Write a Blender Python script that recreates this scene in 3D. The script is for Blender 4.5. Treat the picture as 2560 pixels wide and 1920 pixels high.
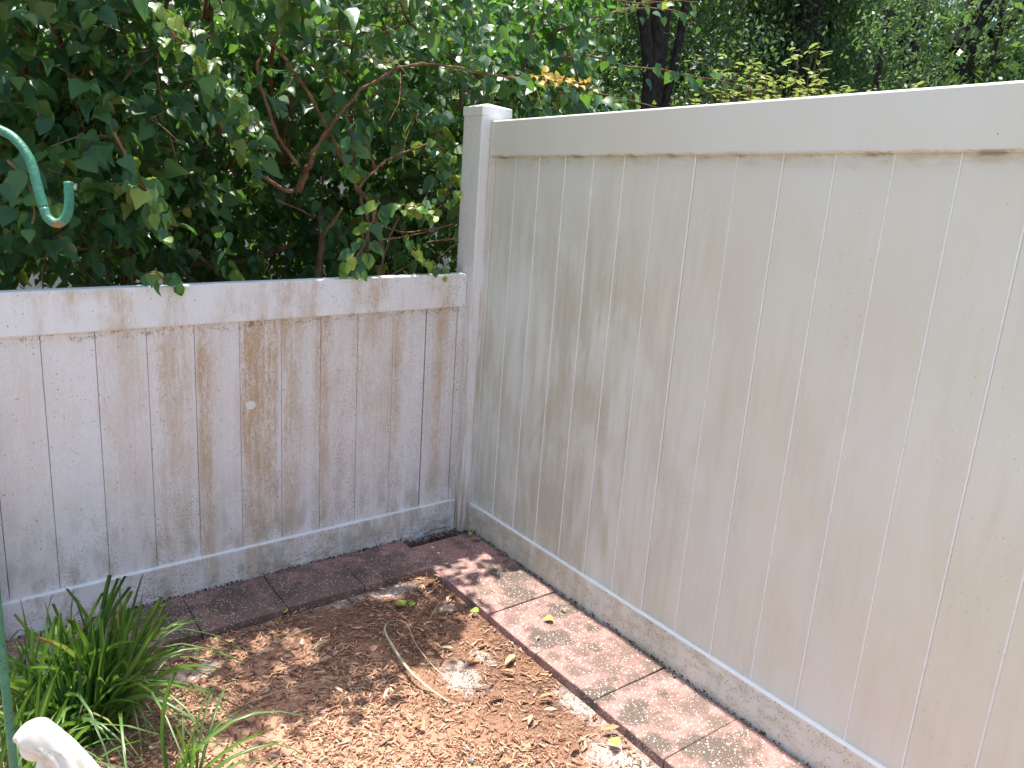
import bpy, bmesh, math, random
import numpy as np
from mathutils import Vector, Matrix

random.seed(7); RNG = np.random.default_rng(11)
for o in list(bpy.data.objects): bpy.data.objects.remove(o)
SCN = bpy.context.scene; COL = SCN.collection

# ------------------------------------------------------------------ camera
CAM = np.array([-1.82124, -2.78002, 1.50328]); FPX = 1934.7; PW, PH = 2560, 1920
yaw, pit, rol = 0.633132, 0.246246, 0.070302
_F = np.array([math.sin(yaw)*math.cos(pit), math.cos(yaw)*math.cos(pit), -math.sin(pit)])
_r = np.array([math.cos(yaw), -math.sin(yaw), 0.0]); _u = np.cross(_r, _F)
_R = math.cos(rol)*_r + math.sin(rol)*_u; _U = -math.sin(rol)*_r + math.cos(rol)*_u
cd = bpy.data.cameras.new('camera'); co = bpy.data.objects.new('camera', cd); COL.objects.link(co)
cd.sensor_fit = 'HORIZONTAL'; cd.sensor_width = 36; cd.lens = FPX/PW*36; cd.clip_start = 0.05; cd.clip_end = 500
M = Matrix.Identity(4)
for i in range(3):
    M[i][0] = _R[i]; M[i][1] = _U[i]; M[i][2] = -_F[i]; M[i][3] = CAM[i]
co.matrix_world = M; SCN.camera = co
# ------------------------------------------------------------------ sky, sun, exposure
SUN = Vector((0.013, 0.24, 0.97)).normalized()
w = bpy.data.worlds.new('World'); SCN.world = w; w.use_nodes = True
nt = w.node_tree; nt.nodes.clear()
sky = nt.nodes.new('ShaderNodeTexSky'); sky.sky_type = 'NISHITA'; sky.sun_disc = False
sky.sun_elevation = math.asin(SUN.z); sky.sun_rotation = math.atan2(SUN.x, SUN.y)
sky.air_density = 1.0; sky.dust_density = 3.0; sky.ozone_density = 1.0
bg = nt.nodes.new('ShaderNodeBackground'); bg.inputs[1].default_value = 0.15
wo = nt.nodes.new('ShaderNodeOutputWorld')
nt.links.new(sky.outputs[0], bg.inputs[0]); nt.links.new(bg.outputs[0], wo.inputs[0])
sd = bpy.data.lights.new('sun', 'SUN'); sd.energy = 4.8; sd.angle = math.radians(0.55); sd.color = (1.0, 0.95, 0.87)
so = bpy.data.objects.new('sun', sd); COL.objects.link(so); so.rotation_euler = SUN.to_track_quat('Z', 'Y').to_euler()
so.location = (0, 3, 12)
vs = SCN.view_settings; vs.view_transform = 'Standard'; vs.look = 'None'; vs.gamma = 1.0; vs.exposure = 1.05
vs.use_curve_mapping = False
cy = SCN.cycles; cy.max_bounces = 5; cy.diffuse_bounces = 3; cy.glossy_bounces = 2; cy.transmission_bounces = 3

# ------------------------------------------------------------------ helpers
GX, GY = 0.028747, -0.013617
def tilt(x, y): return GX*max(-3.5, min(3.5, x)) + GY*max(-3.5, min(3.5, y))
def ray(px, py): return _F + _R*((px-PW/2)/FPX) + _U*((PH/2-py)/FPX)
def at(px, py, y):                       # point of the place at distance line y (behind / before the low fence)
    v = ray(px, py); return CAM + v*((y-CAM[1])/v[1])
def dep(px, py, d): return CAM + ray(px, py)*d
def grd(px, py, h=-0.025):
    v = ray(px, py); n = np.array([-GX, -GY, 1.0]); return CAM + v*((h-n@CAM)/(n@v))

def link(o): COL.objects.link(o); return o
def mesh_obj(name, V, F, mat=None, parent=None, smooth=False, base=None):
    V = np.asarray(V, float)
    if base is not None: V = V - np.asarray(base)
    me = bpy.data.meshes.new(name); me.from_pydata([tuple(v) for v in V], [], [tuple(f) for f in F]); me.update()
    if mat: me.materials.append(mat)
    if smooth: me.polygons.foreach_set('use_smooth', [True]*len(me.polygons))
    o = link(bpy.data.objects.new(name, me))
    if base is not None and parent is None: o.location = base
    if parent: o.parent = parent
    return o
def fast_mesh(name, V, loops, starts, totals, mat, smooth=False):
    me = bpy.data.meshes.new(name)
    me.vertices.add(len(V)); me.vertices.foreach_set('co', np.ascontiguousarray(V, np.float32).ravel())
    me.loops.add(len(loops)); me.loops.foreach_set('vertex_index', np.ascontiguousarray(loops, np.int32))
    me.polygons.add(len(starts)); me.polygons.foreach_set('loop_start', np.ascontiguousarray(starts, np.int32))
    if smooth: me.polygons.foreach_set('use_smooth', np.ones(len(starts), bool))
    me.update(calc_edges=True); me.materials.append(mat); return me
def repeat_mesh(name, Vt, faces, pos, A, mat, smooth=False):
    """many copies of one small shape: A is (n,3,3) with columns side, tip, normal (already scaled)"""
    n = len(pos); k = len(Vt)
    V = np.einsum('nij,kj->nki', A, np.asarray(Vt, float)) + pos[:, None, :]
    lt = np.concatenate([np.array(f) for f in faces]); tl = np.array([len(f) for f in faces])
    loops = (lt[None, :] + (np.arange(n)*k)[:, None]).ravel()
    totals = np.tile(tl, n); starts = np.concatenate([[0], np.cumsum(totals)[:-1]])
    return fast_mesh(name, V.reshape(-1, 3), loops, starts, totals, mat, smooth)
def empty(name, loc): 
    o = link(bpy.data.objects.new(name, None)); o.location = loc; o.empty_display_size = 0.1; return o
def tag(o, label=None, cat=None, group=None, kind=None):
    if label: o['label'] = label
    if cat: o['category'] = cat
    if group: o['group'] = group
    if kind: o['kind'] = kind
    return o
def norm(a): return a/np.maximum(np.linalg.norm(a, axis=-1, keepdims=True), 1e-9)
def frames(tip, nrm, size, wid=1.0):
    y = norm(tip); x = norm(np.cross(y, nrm)); z = np.cross(x, y)
    s = np.asarray(size)[:, None]
    return np.stack([x*s*wid, y*s, z*s], axis=2)
def box(x0, x1, y0, y1, z0, z1):
    V = [(x0,y0,z0),(x1,y0,z0),(x1,y1,z0),(x0,y1,z0),(x0,y0,z1),(x1,y0,z1),(x1,y1,z1),(x0,y1,z1)]
    return V, [(0,3,2,1),(4,5,6,7),(0,1,5,4),(1,2,6,5),(2,3,7,6),(3,0,4,7)]
def bevel(o, wdt, seg=2):
    me = o.data; bm = bmesh.new(); bm.from_mesh(me)
    bmesh.ops.bevel(bm, geom=bm.edges[:], offset=wdt, segments=seg, affect='EDGES', profile=0.5)
    bm.to_mesh(me); bm.free(); me.polygons.foreach_set('use_smooth', [False]*len(me.polygons)); return o
def smooth_path(pts, n=6):
    """Catmull-Rom through the points"""
    P = np.asarray(pts, float)
    if len(P) < 3: return P
    Q = np.vstack([2*P[0]-P[1], P, 2*P[-1]-P[-2]]); out = []
    for i in range(1, len(Q)-2):
        for t in np.linspace(0, 1, n, endpoint=False):
            a, b, c, d = Q[i-1], Q[i], Q[i+1], Q[i+2]
            out.append(.5*((2*b)+(-a+c)*t+(2*a-5*b+4*c-d)*t*t+(-a+3*b-3*c+d)*t**3))
    out.append(P[-1]); return np.array(out)
def tube(path, rad, sides=6, cap=True):
    P = np.asarray(path, float); n = len(P); rad = np.broadcast_to(np.asarray(rad, float), (n,))
    T = norm(np.gradient(P, axis=0)); V = []; up = np.array([.3, .2, .93]) if abs(T[0][2]) < .9 else np.array([1., .1, 0])
    x = norm(np.cross(T[0], up)); 
    for i in range(n):
        x = norm(x - T[i]*(x@T[i])); y = np.cross(T[i], x)
        for k in range(sides):
            a = 2*math.pi*k/sides; V.append(P[i] + rad[i]*(math.cos(a)*x + math.sin(a)*y))
    F = [(i*sides+k, i*sides+(k+1) % sides, (i+1)*sides+(k+1) % sides, (i+1)*sides+k) for i in range(n-1) for k in range(sides)]
    if cap: F += [tuple(range(sides-1, -1, -1)), tuple((n-1)*sides+k for k in range(sides))]
    return V, F
class Bag:                                # several shapes joined to one part
    def __init__(s): s.V = []; s.F = []
    def add(s, VF):
        n = len(s.V); s.V += [tuple(v) for v in VF[0]]; s.F += [tuple(i+n for i in f) for f in VF[1]]

# ------------------------------------------------------------------ node helper
class NT:
    def __init__(s, name):
        s.m = bpy.data.materials.new(name); s.m.use_nodes = True; s.t = s.m.node_tree; s.t.nodes.clear()
        s.out = s.t.nodes.new('ShaderNodeOutputMaterial')
    def n(s, typ, **kw):
        nd = s.t.nodes.new(typ)
        for k, v in kw.items(): setattr(nd, k, v)
        return nd
    def put(s, sock, v):
        if v is None: return
        if hasattr(v, 'is_linked') or isinstance(v, bpy.types.NodeSocket): s.t.links.new(v, sock)
        else:
            if isinstance(v, tuple) and len(v) == 3 and sock.type == 'RGBA': v = (*v, 1)
            sock.default_value = v
    def math(s, op, a, b=None, c=None, clamp=False):
        nd = s.n('ShaderNodeMath', operation=op, use_clamp=clamp)
        for i, v in enumerate((a, b, c)): s.put(nd.inputs[i], v)
        return nd.outputs[0]
    def mul(s, a, b): return s.math('MULTIPLY', a, b)
    def add(s, a, b): return s.math('ADD', a, b)
    def ss(s, v, lo, hi):                 # smoothstep lo..hi -> 0..1
        nd = s.n('ShaderNodeMapRange', interpolation_type='SMOOTHSTEP')
        s.put(nd.inputs[0], v); s.put(nd.inputs[1], lo); s.put(nd.inputs[2], hi); return nd.outputs[0]
    def mix(s, f, a, b, typ='MIX'):
        nd = s.n('ShaderNodeMix', data_type='RGBA', blend_type=typ)
        s.put(nd.inputs[0], f); s.put(nd.inputs[6], a); s.put(nd.inputs[7], b); return nd.outputs[2]
    def pos(s): return s.n('ShaderNodeNewGeometry').outputs['Position']
    def xyz(s, v):
        nd = s.n('ShaderNodeSeparateXYZ'); s.put(nd.inputs[0], v); return nd.outputs
    def scale(s, v, sc):
        nd = s.n('ShaderNodeVectorMath', operation='MULTIPLY'); s.put(nd.inputs[0], v); nd.inputs[1].default_value = sc; return nd.outputs[0]
    def vadd(s, v, b):
        nd = s.n('ShaderNodeVectorMath', operation='ADD'); s.put(nd.inputs[0], v); s.put(nd.inputs[1], b); return nd.outputs[0]
    def dist(s, v, pt):
        nd = s.n('ShaderNodeVectorMath', operation='DISTANCE'); s.put(nd.inputs[0], v); nd.inputs[1].default_value = pt; return nd.outputs[1]
    def noise(s, v, sc, det=3, rough=.55, dist=0, col=False):
        nd = s.n('ShaderNodeTexNoise'); s.put(nd.inputs['Vector'], v); nd.inputs['Scale'].default_value = sc
        nd.inputs['Detail'].default_value = det; nd.inputs['Roughness'].default_value = rough; nd.inputs['Distortion'].default_value = dist
        return nd.outputs[1 if col else 0]
    def voro(s, v, sc, rnd=1.0):
        nd = s.n('ShaderNodeTexVoronoi'); s.put(nd.inputs['Vector'], v); nd.inputs['Scale'].default_value = sc; nd.inputs['Randomness'].default_value = rnd
        return nd.outputs['Distance'], nd.outputs['Color']
    def ramp(s, v, stops, interp='LINEAR'):
        nd = s.n('ShaderNodeValToRGB'); cr = nd.color_ramp; cr.interpolation = interp
        while len(cr.elements) < len(stops): cr.elements.new(0.5)
        for e, (p, c) in zip(cr.elements, sorted(stops, key=lambda q: q[0])):
            e.position = p; e.color = (c, c, c, 1) if isinstance(c, (int, float)) else (*c, 1)
        s.put(nd.inputs[0], v); return nd.outputs[0]
    def bump(s, h, st=.3, d=.01):
        nd = s.n('ShaderNodeBump'); nd.inputs['Strength'].default_value = st; nd.inputs['Distance'].default_value = d; s.put(nd.inputs['Height'], h); return nd.outputs[0]
    def bsdf(s, col, rough=.5, nrm=None, spec=.5, **kw):
        nd = s.n('ShaderNodeBsdfPrincipled'); s.put(nd.inputs['Base Color'], col); s.put(nd.inputs['Roughness'], rough)
        s.put(nd.inputs['Specular IOR Level'], spec); s.put(nd.inputs['Normal'], nrm)
        for k, v in kw.items(): s.put(nd.inputs[k.replace('_', ' ')], v)
        return nd.outputs[0]
    def done(s, sh): s.t.links.new(sh, s.out.inputs[0]); return s.m

def specks(t, P, sc, size, density):
    """small dots: one per voronoi cell, density 0..1 (socket) picks how many cells have one"""
    d, c = t.voro(P, sc); r = t.xyz(c)
    have = t.math('LESS_THAN', r[0], density)
    rad = t.math('MULTIPLY_ADD', r[1], size, size*.35)
    return t.mul(have, t.ss(d, rad, t.mul(rad, .55)))

# ------------------------------------------------------------------ materials
def vinyl_low():
    t = NT('stained_white_vinyl_low'); P = t.pos(); x, y, z = t.xyz(P)[:3]
    zg = t.math('SUBTRACT', z, t.mul(x, GX))                       # height above the sloping ground
    u = t.math('MULTIPLY_ADD', x, 1/1.9, 1.0)                     # 0 at x=-1.9, 1 at the corner
    def U(px): return 1+at(px, 1000, -.012)[0]/1.9
    st = [(0,.12),(U(60),.15),(U(115),.1),(U(235),.1),(U(250),.30),(U(335),.3),(U(385),.2),(U(398),.5),(U(470),.42),(U(489),.15),
          (U(500),.95),(U(520),.9),(U(535),.4),(U(575),.12),(U(600),.3),(U(612),.9),(U(690),.8),(U(704),.25),(U(712),.75),(U(750),.45),(U(775),.15),
          (U(806),.8),(U(830),.4),(U(870),.2),(U(920),.55),(U(960),.35),(U(992),.55),(U(1010),.2),(U(1060),.15),(U(1095),.65),(U(1120),.3)]
    S = t.ramp(u, st)
    Pr = t.vadd(P, t.scale(t.n('ShaderNodeObjectInfo').outputs['Random'], (0, 0, 3.0))) if False else P
    n1 = t.noise(t.scale(Pr, (60, 60, 3.0)), 1, 5, .65); n2 = t.noise(t.scale(Pr, (9, 9, 4)), 1, 5, .65)
    n3 = t.noise(t.scale(Pr, (220, 220, 40)), 1, 3, .6); n4 = t.noise(t.scale(Pr, (2.2, 2.2, 1.6)), 1, 3)
    rail = t.ss(zg, 1.0, 1.01)                                       # the top rail has its own patches
    sb = t.add(t.mul(S, t.math('SUBTRACT', 1.0, rail)), t.mul(rail, t.mul(t.ss(t.noise(t.scale(P, (9, 9, 3.5)), 1, 5, .65), .42, .70), .55)))
    zf = t.ss(zg, -.7, 1.0)
    ng = t.noise(t.scale(P, (420, 420, 150)), 1, 2, .6)
    k = t.add(t.mul(n1, .36), t.add(t.mul(n2, .38), t.add(t.mul(n3, .30), t.mul(ng, .36))))
    stain = t.mul(t.ss(k, .57, .84), t.mul(t.mul(sb, zf), 1.45))
    stain = t.math('MINIMUM', stain, .95)
    film = t.mul(t.ss(t.add(t.mul(n4, .6), t.mul(n3, .45)), .35, .75), t.math('MULTIPLY_ADD', sb, .85, .30))
    c = t.mix(film, (.83, .84, .87), (.72, .63, .56))
    brown = t.mix(n3, (.44, .27, .13), (.60, .43, .28))
    c = t.mix(t.mul(t.ss(n2, .35, .75), t.mul(sb, .5)), c, (.60, .48, .40))
    drip = t.mul(t.ss(t.noise(t.scale(P, (170, 170, 1.7)), 1, 3, .5), .60, .70), t.mul(sb, zf)); c = t.mix(t.mul(drip, .45), c, (.48, .33, .20))
    c = t.mix(stain, c, brown)
    # algae specks thicken towards the ground and the corner
    low = t.ss(zg, .55, .05); cor = t.ss(x, -1.2, -.15)
    den = t.math('MULTIPLY_ADD', low, .55, t.math('MULTIPLY_ADD', cor, .30, .05))
    den = t.mul(den, t.ss(t.noise(t.scale(P, (14, 14, 5)), 1, 4), .36, .62))
    sp = specks(t, t.scale(P, (1, 1, .75)), 190, .42, t.mul(den, 1.35))
    c = t.mix(t.mul(sp, .75), c, (.20, .165, .09))
    sp3 = specks(t, t.scale(P, (1, 1, .6)), 420, .40, t.math('MULTIPLY_ADD', den, .8, .07))
    c = t.mix(t.mul(sp3, .55), c, (.26, .20, .13))
    grn = t.mul(t.mul(low, t.ss(t.noise(t.scale(P, (20, 20, 9)), 1, 4), .42, .66)), .62)
    c = t.mix(grn, c, (.36, .335, .235))
    rust = t.mul(t.ss(zg, .12, .015), t.mul(t.ss(t.noise(t.scale(P, (13, 13, 26)), 1, 5, .7), .49, .60), t.ss(ng, .40, .58)))
    c = t.mix(t.mul(rust, .75), c, (.24, .155, .06))
    blk = specks(t, t.scale(P, (1, 1, .8)), 34, .09, .30); c = t.mix(t.mul(blk, .85), c, (.09, .075, .06))
    under = t.mul(t.mul(t.ss(zg, .965, 1.0), t.ss(zg, 1.012, 1.004)), t.mul(t.ss(t.noise(t.scale(P, (45, 45, 90)), 1, 5, .7), .50, .60), t.ss(n3, .35, .6)))
    c = t.mix(t.mul(under, .8), c, (.16, .10, .05))
    # rubbed clean marks
    sc = t.noise(t.scale(P, (16, 16, 3.2)), 1, 2, .5, 1.2); line = t.ss(t.math('ABSOLUTE', t.math('SUBTRACT', sc, .5)), .0045, .0015)
    c = t.mix(t.mul(line, t.mul(t.ss(n4, .42, .58), .65)), c, (.80, .78, .77))
    spot = t.ss(t.add(t.dist(P, tuple(at(628, 1013, -.0090))), t.mul(t.math('SUBTRACT', n2, .5), .012)), .0195, .017)
    c = t.mix(spot, c, (.78, .775, .755))
    tn = t.n('ShaderNodeObjectInfo').outputs['Random']; c = t.mix(t.mul(tn, .10), c, (.52, .47, .42)); up = t.ss(t.xyz(t.n('ShaderNodeNewGeometry').outputs['Normal'])[2], .35, .75); c = t.mix(t.mul(up, .9), c, (.86, .87, .87))   # upward faces whitened: bright sky light on the ledges, put into the colour
    return t.done(t.bsdf(c, t.math('MULTIPLY_ADD', stain, .25, .42), t.bump(n3, .06, .002), .4))

def vinyl_tall():
    t = NT('weathered_white_vinyl_tall'); P = t.pos(); x, y, z = t.xyz(P)[:3]
    zg = t.math('SUBTRACT', z, t.mul(y, GY)); s = t.mul(y, -1.0)
    n1 = t.noise(t.scale(P, (1, 26, 2.4)), 1, 5, .62); n2 = t.noise(t.scale(P, (1, 5.5, 2.6)), 1, 4, .6, .7)
    n3 = t.noise(t.scale(P, (200, 200, 60)), 1, 3, .6); n4 = t.noise(t.scale(P, (1, 1.5, 1.2)), 1, 3)
    col = t.ramp(t.mul(s, .5), [(0,.9),(.07,.75),(.15,.7),(.26,.95),(.36,.95),(.46,.8),(.56,.5),(.7,.30),(1,.22)])
    hgt = t.ramp(t.mul(zg, .5), [(0,.9),(.06,.95),(.2,.8),(.42,.9),(.56,.75),(.68,.5),(.78,.2),(.82,.08),(.9,.0)])
    k = t.add(t.mul(n1, .42), t.mul(n2, .58))
    g = t.mul(t.ss(k, .36, .62), t.mul(col, hgt))
    c = t.mix(t.ss(n4, .3, .7), (.70, .715, .675), (.675, .66, .57))
    c = t.mix(t.mul(g, .82), c, t.mix(n2, (.385, .38, .24), (.45, .38, .27)))
    thin = t.mul(t.ss(n1, .55, .72), t.mul(col, hgt)); c = t.mix(t.mul(thin, .5), c, (.46, .42, .30))
    # fine grime specks
    den = t.mul(t.mul(t.ss(k, .42, .66), t.mul(col, hgt)), .30)
    sp = specks(t, t.scale(P, (1, 1, .7)), 260, .42, den); c = t.mix(t.mul(sp, .5), c, (.27, .24, .17))
    # dots of sooty mould, everywhere
    b1 = specks(t, P, 40, .09, .5); c = t.mix(t.mul(b1, .8), c, (.13, .12, .105))
    b2 = specks(t, P, 80, .12, t.mul(t.ss(n4, .35, .7), .22)); c = t.mix(t.mul(b2, .6), c, (.22, .20, .17))
    # brown dirt under the top rail, dirt on the bottom rail
    nd = t.noise(t.scale(P, (1, 14, 40)), 1, 4, .65)
    un = t.mul(t.mul(t.ss(zg, 1.570, 1.618), t.ss(zg, 1.632, 1.626)), t.ss(nd, .38, .75)); c = t.mix(t.mul(un, .55), c, (.42, .30, .20))
    un2 = t.mul(t.mul(t.ss(zg, 1.610, 1.6185), t.ss(zg, 1.627, 1.624)), t.ss(t.noise(t.scale(P, (1, 12, 30)), 1, 4, .7), .50, .62)); c = t.mix(t.mul(un2, .6), c, (.18, .11, .065))
    lowr = t.ss(zg, .128, .115); near = t.ramp(t.mul(s, .5), [(0,1),(.18,.85),(.3,.45),(.5,.55),(.62,.75),(.85,.5),(1,.5)])
    nb = t.noise(t.scale(P, (1, 13, 22)), 1, 5, .65)
    dirt = t.mul(lowr, t.mul(t.ss(nb, .40, .66), near)); c = t.mix(t.mul(dirt, .72), c, t.mix(nd, (.40, .31, .19), (.46, .40, .27)))
    sl = specks(t, P, 190, .45, t.mul(t.mul(lowr, near), t.mul(t.ss(nb, .38, .6), .55))); c = t.mix(t.mul(sl, .75), c, (.15, .125, .075))
    lowb = t.mul(t.mul(t.ss(zg, .36, .14), t.ss(s, .75, .2)), t.ss(nb, .36, .62)); sl2 = specks(t, t.scale(P, (1, 1, .7)), 200, .42, t.mul(lowb, .5))
    c = t.mix(t.mul(sl2, .65), c, (.20, .16, .10))
    sc = t.noise(t.scale(P, (1, 7, 4)), 1, 2, .5, 2.2); line = t.ss(t.math('ABSOLUTE', t.math('SUBTRACT', sc, .5)), .006, .002)
    c = t.mix(t.mul(line, t.mul(g, .7)), c, (.72, .71, .66))
    tn = t.n('ShaderNodeObjectInfo').outputs['Random']; c = t.mix(t.mul(tn, .10), c, (.52, .47, .42)); up = t.ss(t.xyz(t.n('ShaderNodeNewGeometry').outputs['Normal'])[2], .35, .75); c = t.mix(t.mul(up, .9), c, (.86, .87, .87))   # sky-lit look of rail tops and ledges painted in as a whiter colour
    return t.done(t.bsdf(c, .40, t.bump(n3, .05, .002), .4))

def vinyl_post():
    t = NT('weathered_white_vinyl_post'); P = t.pos(); x, y, z = t.xyz(P)[:3]
    n1 = t.noise(t.scale(P, (60, 60, 5)), 1, 5, .6); n3 = t.noise(t.scale(P, (220, 220, 60)), 1, 3)
    low = t.ss(z, 1.5, .1)
    c = t.mix(t.mul(t.ss(n1, .40, .7), t.math('MULTIPLY_ADD', low, .5, .15)), (.78, .78, .79), (.66, .57, .50))
    left = t.mul(t.ss(x, -.05, -.062), t.ss(z, 1.25, .9)); c = t.mix(t.mul(left, t.mul(t.ss(n1, .3, .65), .6)), c, (.52, .46, .33))
    vlow = t.mul(t.ss(z, .34, .02), t.ss(n1, .34, .6)); c = t.mix(t.mul(vlow, .8), c, (.36, .25, .11))
    den = t.math('MULTIPLY_ADD', low, .3, .10); sp = specks(t, t.scale(P, (1, 1, .6)), 230, .40, den); c = t.mix(t.mul(sp, .6), c, (.27, .21, .15))
    edge = t.mul(t.ss(t.math('ABSOLUTE', t.math('ADD', x, .024)), .012, .002), t.mul(t.ss(z, 1.80, 1.70), t.ss(n1, .35, .6))); c = t.mix(t.mul(edge, .6), c, (.48, .33, .22))
    return t.done(t.bsdf(c, .42, t.bump(n3, .05, .002), .4))

def vinyl_plain(name, c=(.80, .80, .79)):
    t = NT(name); n = t.noise(t.pos(), 40, 4); return t.done(t.bsdf(t.mix(t.ss(n, .4, .75), c, tuple(v*.9 for v in c)), .38))

def paver_mat():
    t = NT('pink_concrete_paver'); P = t.pos(); x, y, z = t.xyz(P)[:3]
    rnd = t.n('ShaderNodeObjectInfo').outputs['Random']
    n = t.noise(P, 9, 5, .6); nf = t.noise(P, 240, 3, .6); nl = t.noise(P, 4.5, 4, .62)
    c = t.mix(t.ss(n, .35, .68), (.36, .205, .18), (.28, .165, .145))
    c = t.mix(t.mul(nf, .35), c, (.30, .16, .145))
    c = t.mix(t.mul(rnd, .25), c, (.43, .24, .22))
    d, cc = t.voro(P, 120); r = t.xyz(cc)
    rad = t.math('MULTIPLY_ADD', r[1], .34, .07); stone = t.mul(t.math('LESS_THAN', r[0], .85), t.ss(d, rad, t.mul(rad, .75)))
    d2, c2 = t.voro(P, 230); r2 = t.xyz(c2); st2 = t.mul(t.math('LESS_THAN', r2[0], .35), t.ss(d2, .30, .2))
    # black algae blotches: sides of the left row and spots on the right row
    leftrow = t.ss(x, -.36, -.50); dk = t.ss(t.add(t.mul(nl, .8), t.add(t.mul(n, .2), t.mul(leftrow, .07))), .47, .60)
    spots = None
    for px, py, rr in [(1290,1440,.14),(1395,1520,.10),(1390,1595,.08),(1475,1620,.09),(1470,1745,.05),(1540,1700,.06),(1620,1790,.09),(1720,1880,.07),(720,1490,.11),(1560,1640,.08),(1300,1490,.07),(1680,1760,.08),(1800,1860,.09),(1600,1880,.06),(1440,1560,.06),(590,1500,.12),(880,1440,.10),(1000,1430,.08),(400,1540,.1)]:
        q = t.ss(t.add(t.dist(P, tuple(grd(px, py, 0))), t.add(t.mul(t.math('SUBTRACT', nl, .5), .55), t.add(t.mul(t.math('SUBTRACT', n, .5), .22), t.mul(t.math('SUBTRACT', nf, .5), .10)))), rr*1.15, rr*.05)
        spots = q if spots is None else t.math('MAXIMUM', spots, q)
    dk = t.math('MAXIMUM', t.mul(dk, .8), t.mul(spots, t.ss(nf, .0, .45)), clamp=True)
    c = t.mix(t.mul(dk, .9), c, t.mix(n, (.055, .047, .042), (.125, .105, .078)))
    sc = t.mix(r[2], (.80, .72, .64), (.60, .44, .38))
    vis = t.math('SUBTRACT', 1.0, t.mul(dk, .25))
    c = t.mix(t.mul(stone, vis), c, sc); c = t.mix(t.mul(st2, .75), c, (.68, .58, .52))
    h = t.add(t.mul(nf, .5), t.add(t.mul(stone, .7), t.mul(st2, .3)))
    return t.done(t.bsdf(c, .8, t.bump(h, .5, .003), .25))

PATCH = [(1150,1690,.07,.10),(1205,1640,.035,.055),(850,1495,.13,.07),(990,1475,.12,.055),(1120,1520,.035,.035),(480,1680,.13,.06),(1560,1905,.09,.16),(1450,1760,.05,.11),(440,1600,.09,.04)]
def ground_mat():
    t = NT('mulch_soil'); P = t.pos(); x, y, z = t.xyz(P)[:3]
    n = t.noise(P, 7, 6, .65); nf = t.noise(P, 90, 4, .7); nm = t.noise(P, 26, 5, .65)
    c = t.mix(t.ss(n, .38, .62), (.095, .055, .04), (.21, .115, .075))
    c = t.mix(t.ss(nf, .42, .72), c, (.34, .20, .13))
    dwarm = t.ss(t.add(t.mul(x, .75), t.mul(y, .25)), -.62, -1.05); c = t.mix(t.mul(dwarm, .9), c, (.47, .28, .19))
    m = None
    for px, py, ax, ay in PATCH:
        g = grd(px, py)
        dx = t.mul(t.math('SUBTRACT', x, float(g[0])), 1/ax); dy = t.mul(t.math('SUBTRACT', y, float(g[1])), 1/ay)
        r = t.math('SQRT', t.add(t.mul(dx, dx), t.mul(dy, dy)))
        q = t.ss(t.add(r, t.mul(t.math('SUBTRACT', nm, .5), 2.2)), 1.15, .35)
        m = q if m is None else t.math('MAXIMUM', m, q)
    nz = t.noise(P, 230, 3, .7); m = t.mul(m, t.math('MULTIPLY_ADD', t.ss(nz, .38, .62), .75, .12)); c = t.mix(m, c, (.58, .56, .54))
    bounce_ground = t.math('MAXIMUM', t.ss(y, -2.5, -2.8), t.ss(x, -2.5, -2.8)); c = t.mix(bounce_ground, c, t.mix(nm, (.21, .205, .14), (.30, .28, .21)))  # unseen ground outside the bed, coloured to tune bounce light on the fences
    far = t.ss(y, .05, .3); litter = t.mix(t.ss(nm, .4, .65), (.055, .04, .028), (.16, .11, .07)); c = t.mix(far, c, litter)
    return t.done(t.bsdf(c, .95, t.bump(t.add(nf, nm), .8, .01), .1))

def island_mat(name, stops, rough=.8, spec=.2, trans=0.0, tcol=None, vein=False):
    t = NT(name); g = t.n('ShaderNodeNewGeometry'); oi = t.n('ShaderNodeObjectInfo')
    r = t.math('FRACT', t.add(g.outputs['Random Per Island'], t.mul(oi.outputs['Random'], 7.31)))
    c = t.ramp(r, stops); n = t.noise(t.pos(), 60, 3); c = t.mix(t.mul(n, .4), c, t.mix(.5, c, (.0, .0, .0)))
    if trans:
        bk = g.outputs['Backfacing']; c2 = t.mix(t.mul(bk, .45), c, (.13, .19, .09))
        sh = t.bsdf(c2, rough, None, spec); tr = t.n('ShaderNodeBsdfTranslucent')
        t.put(tr.inputs[0], t.mix(.65, c, tcol or (.25, .42, .04)))
        mx = t.n('ShaderNodeMixShader'); mx.inputs[0].default_value = trans
        t.t.links.new(sh, mx.inputs[1]); t.t.links.new(tr.outputs[0], mx.inputs[2]); return t.done(mx.outputs[0])
    return t.done(t.bsdf(c, rough, None, spec))

M_LOW, M_TALL, M_POST, M_CLEAN = vinyl_low(), vinyl_tall(), vinyl_post(), vinyl_plain('clean_white_vinyl')
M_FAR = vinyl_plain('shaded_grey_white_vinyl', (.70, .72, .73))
M_PAVER, M_GROUND = paver_mat(), ground_mat()
M_CHIP = island_mat('bark_mulch', [(0,(.12,.065,.045)),(.18,(.30,.16,.10)),(.4,(.48,.26,.165)),(.65,(.56,.325,.21)),(.88,(.64,.44,.30)),(1,(.44,.38,.32))], .85)
M_CRUMB = island_mat('dark_soil_crumbs', [(0,(.05,.035,.028)),(.5,(.11,.07,.05)),(1,(.26,.17,.12))], .9)
M_LITTER = island_mat('leaf_litter', [(0,(.06,.04,.025)),(.5,(.14,.085,.045)),(1,(.28,.19,.11))], .8)
M_LEAF = island_mat('shrub_leaf', [(0,(.026,.085,.040)),(.45,(.042,.125,.052)),(.75,(.066,.165,.055)),(.95,(.11,.22,.050)),(.99,(.17,.24,.04)),(1,(.32,.27,.04))], .40, .5, .32, (.22,.52,.04))
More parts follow.
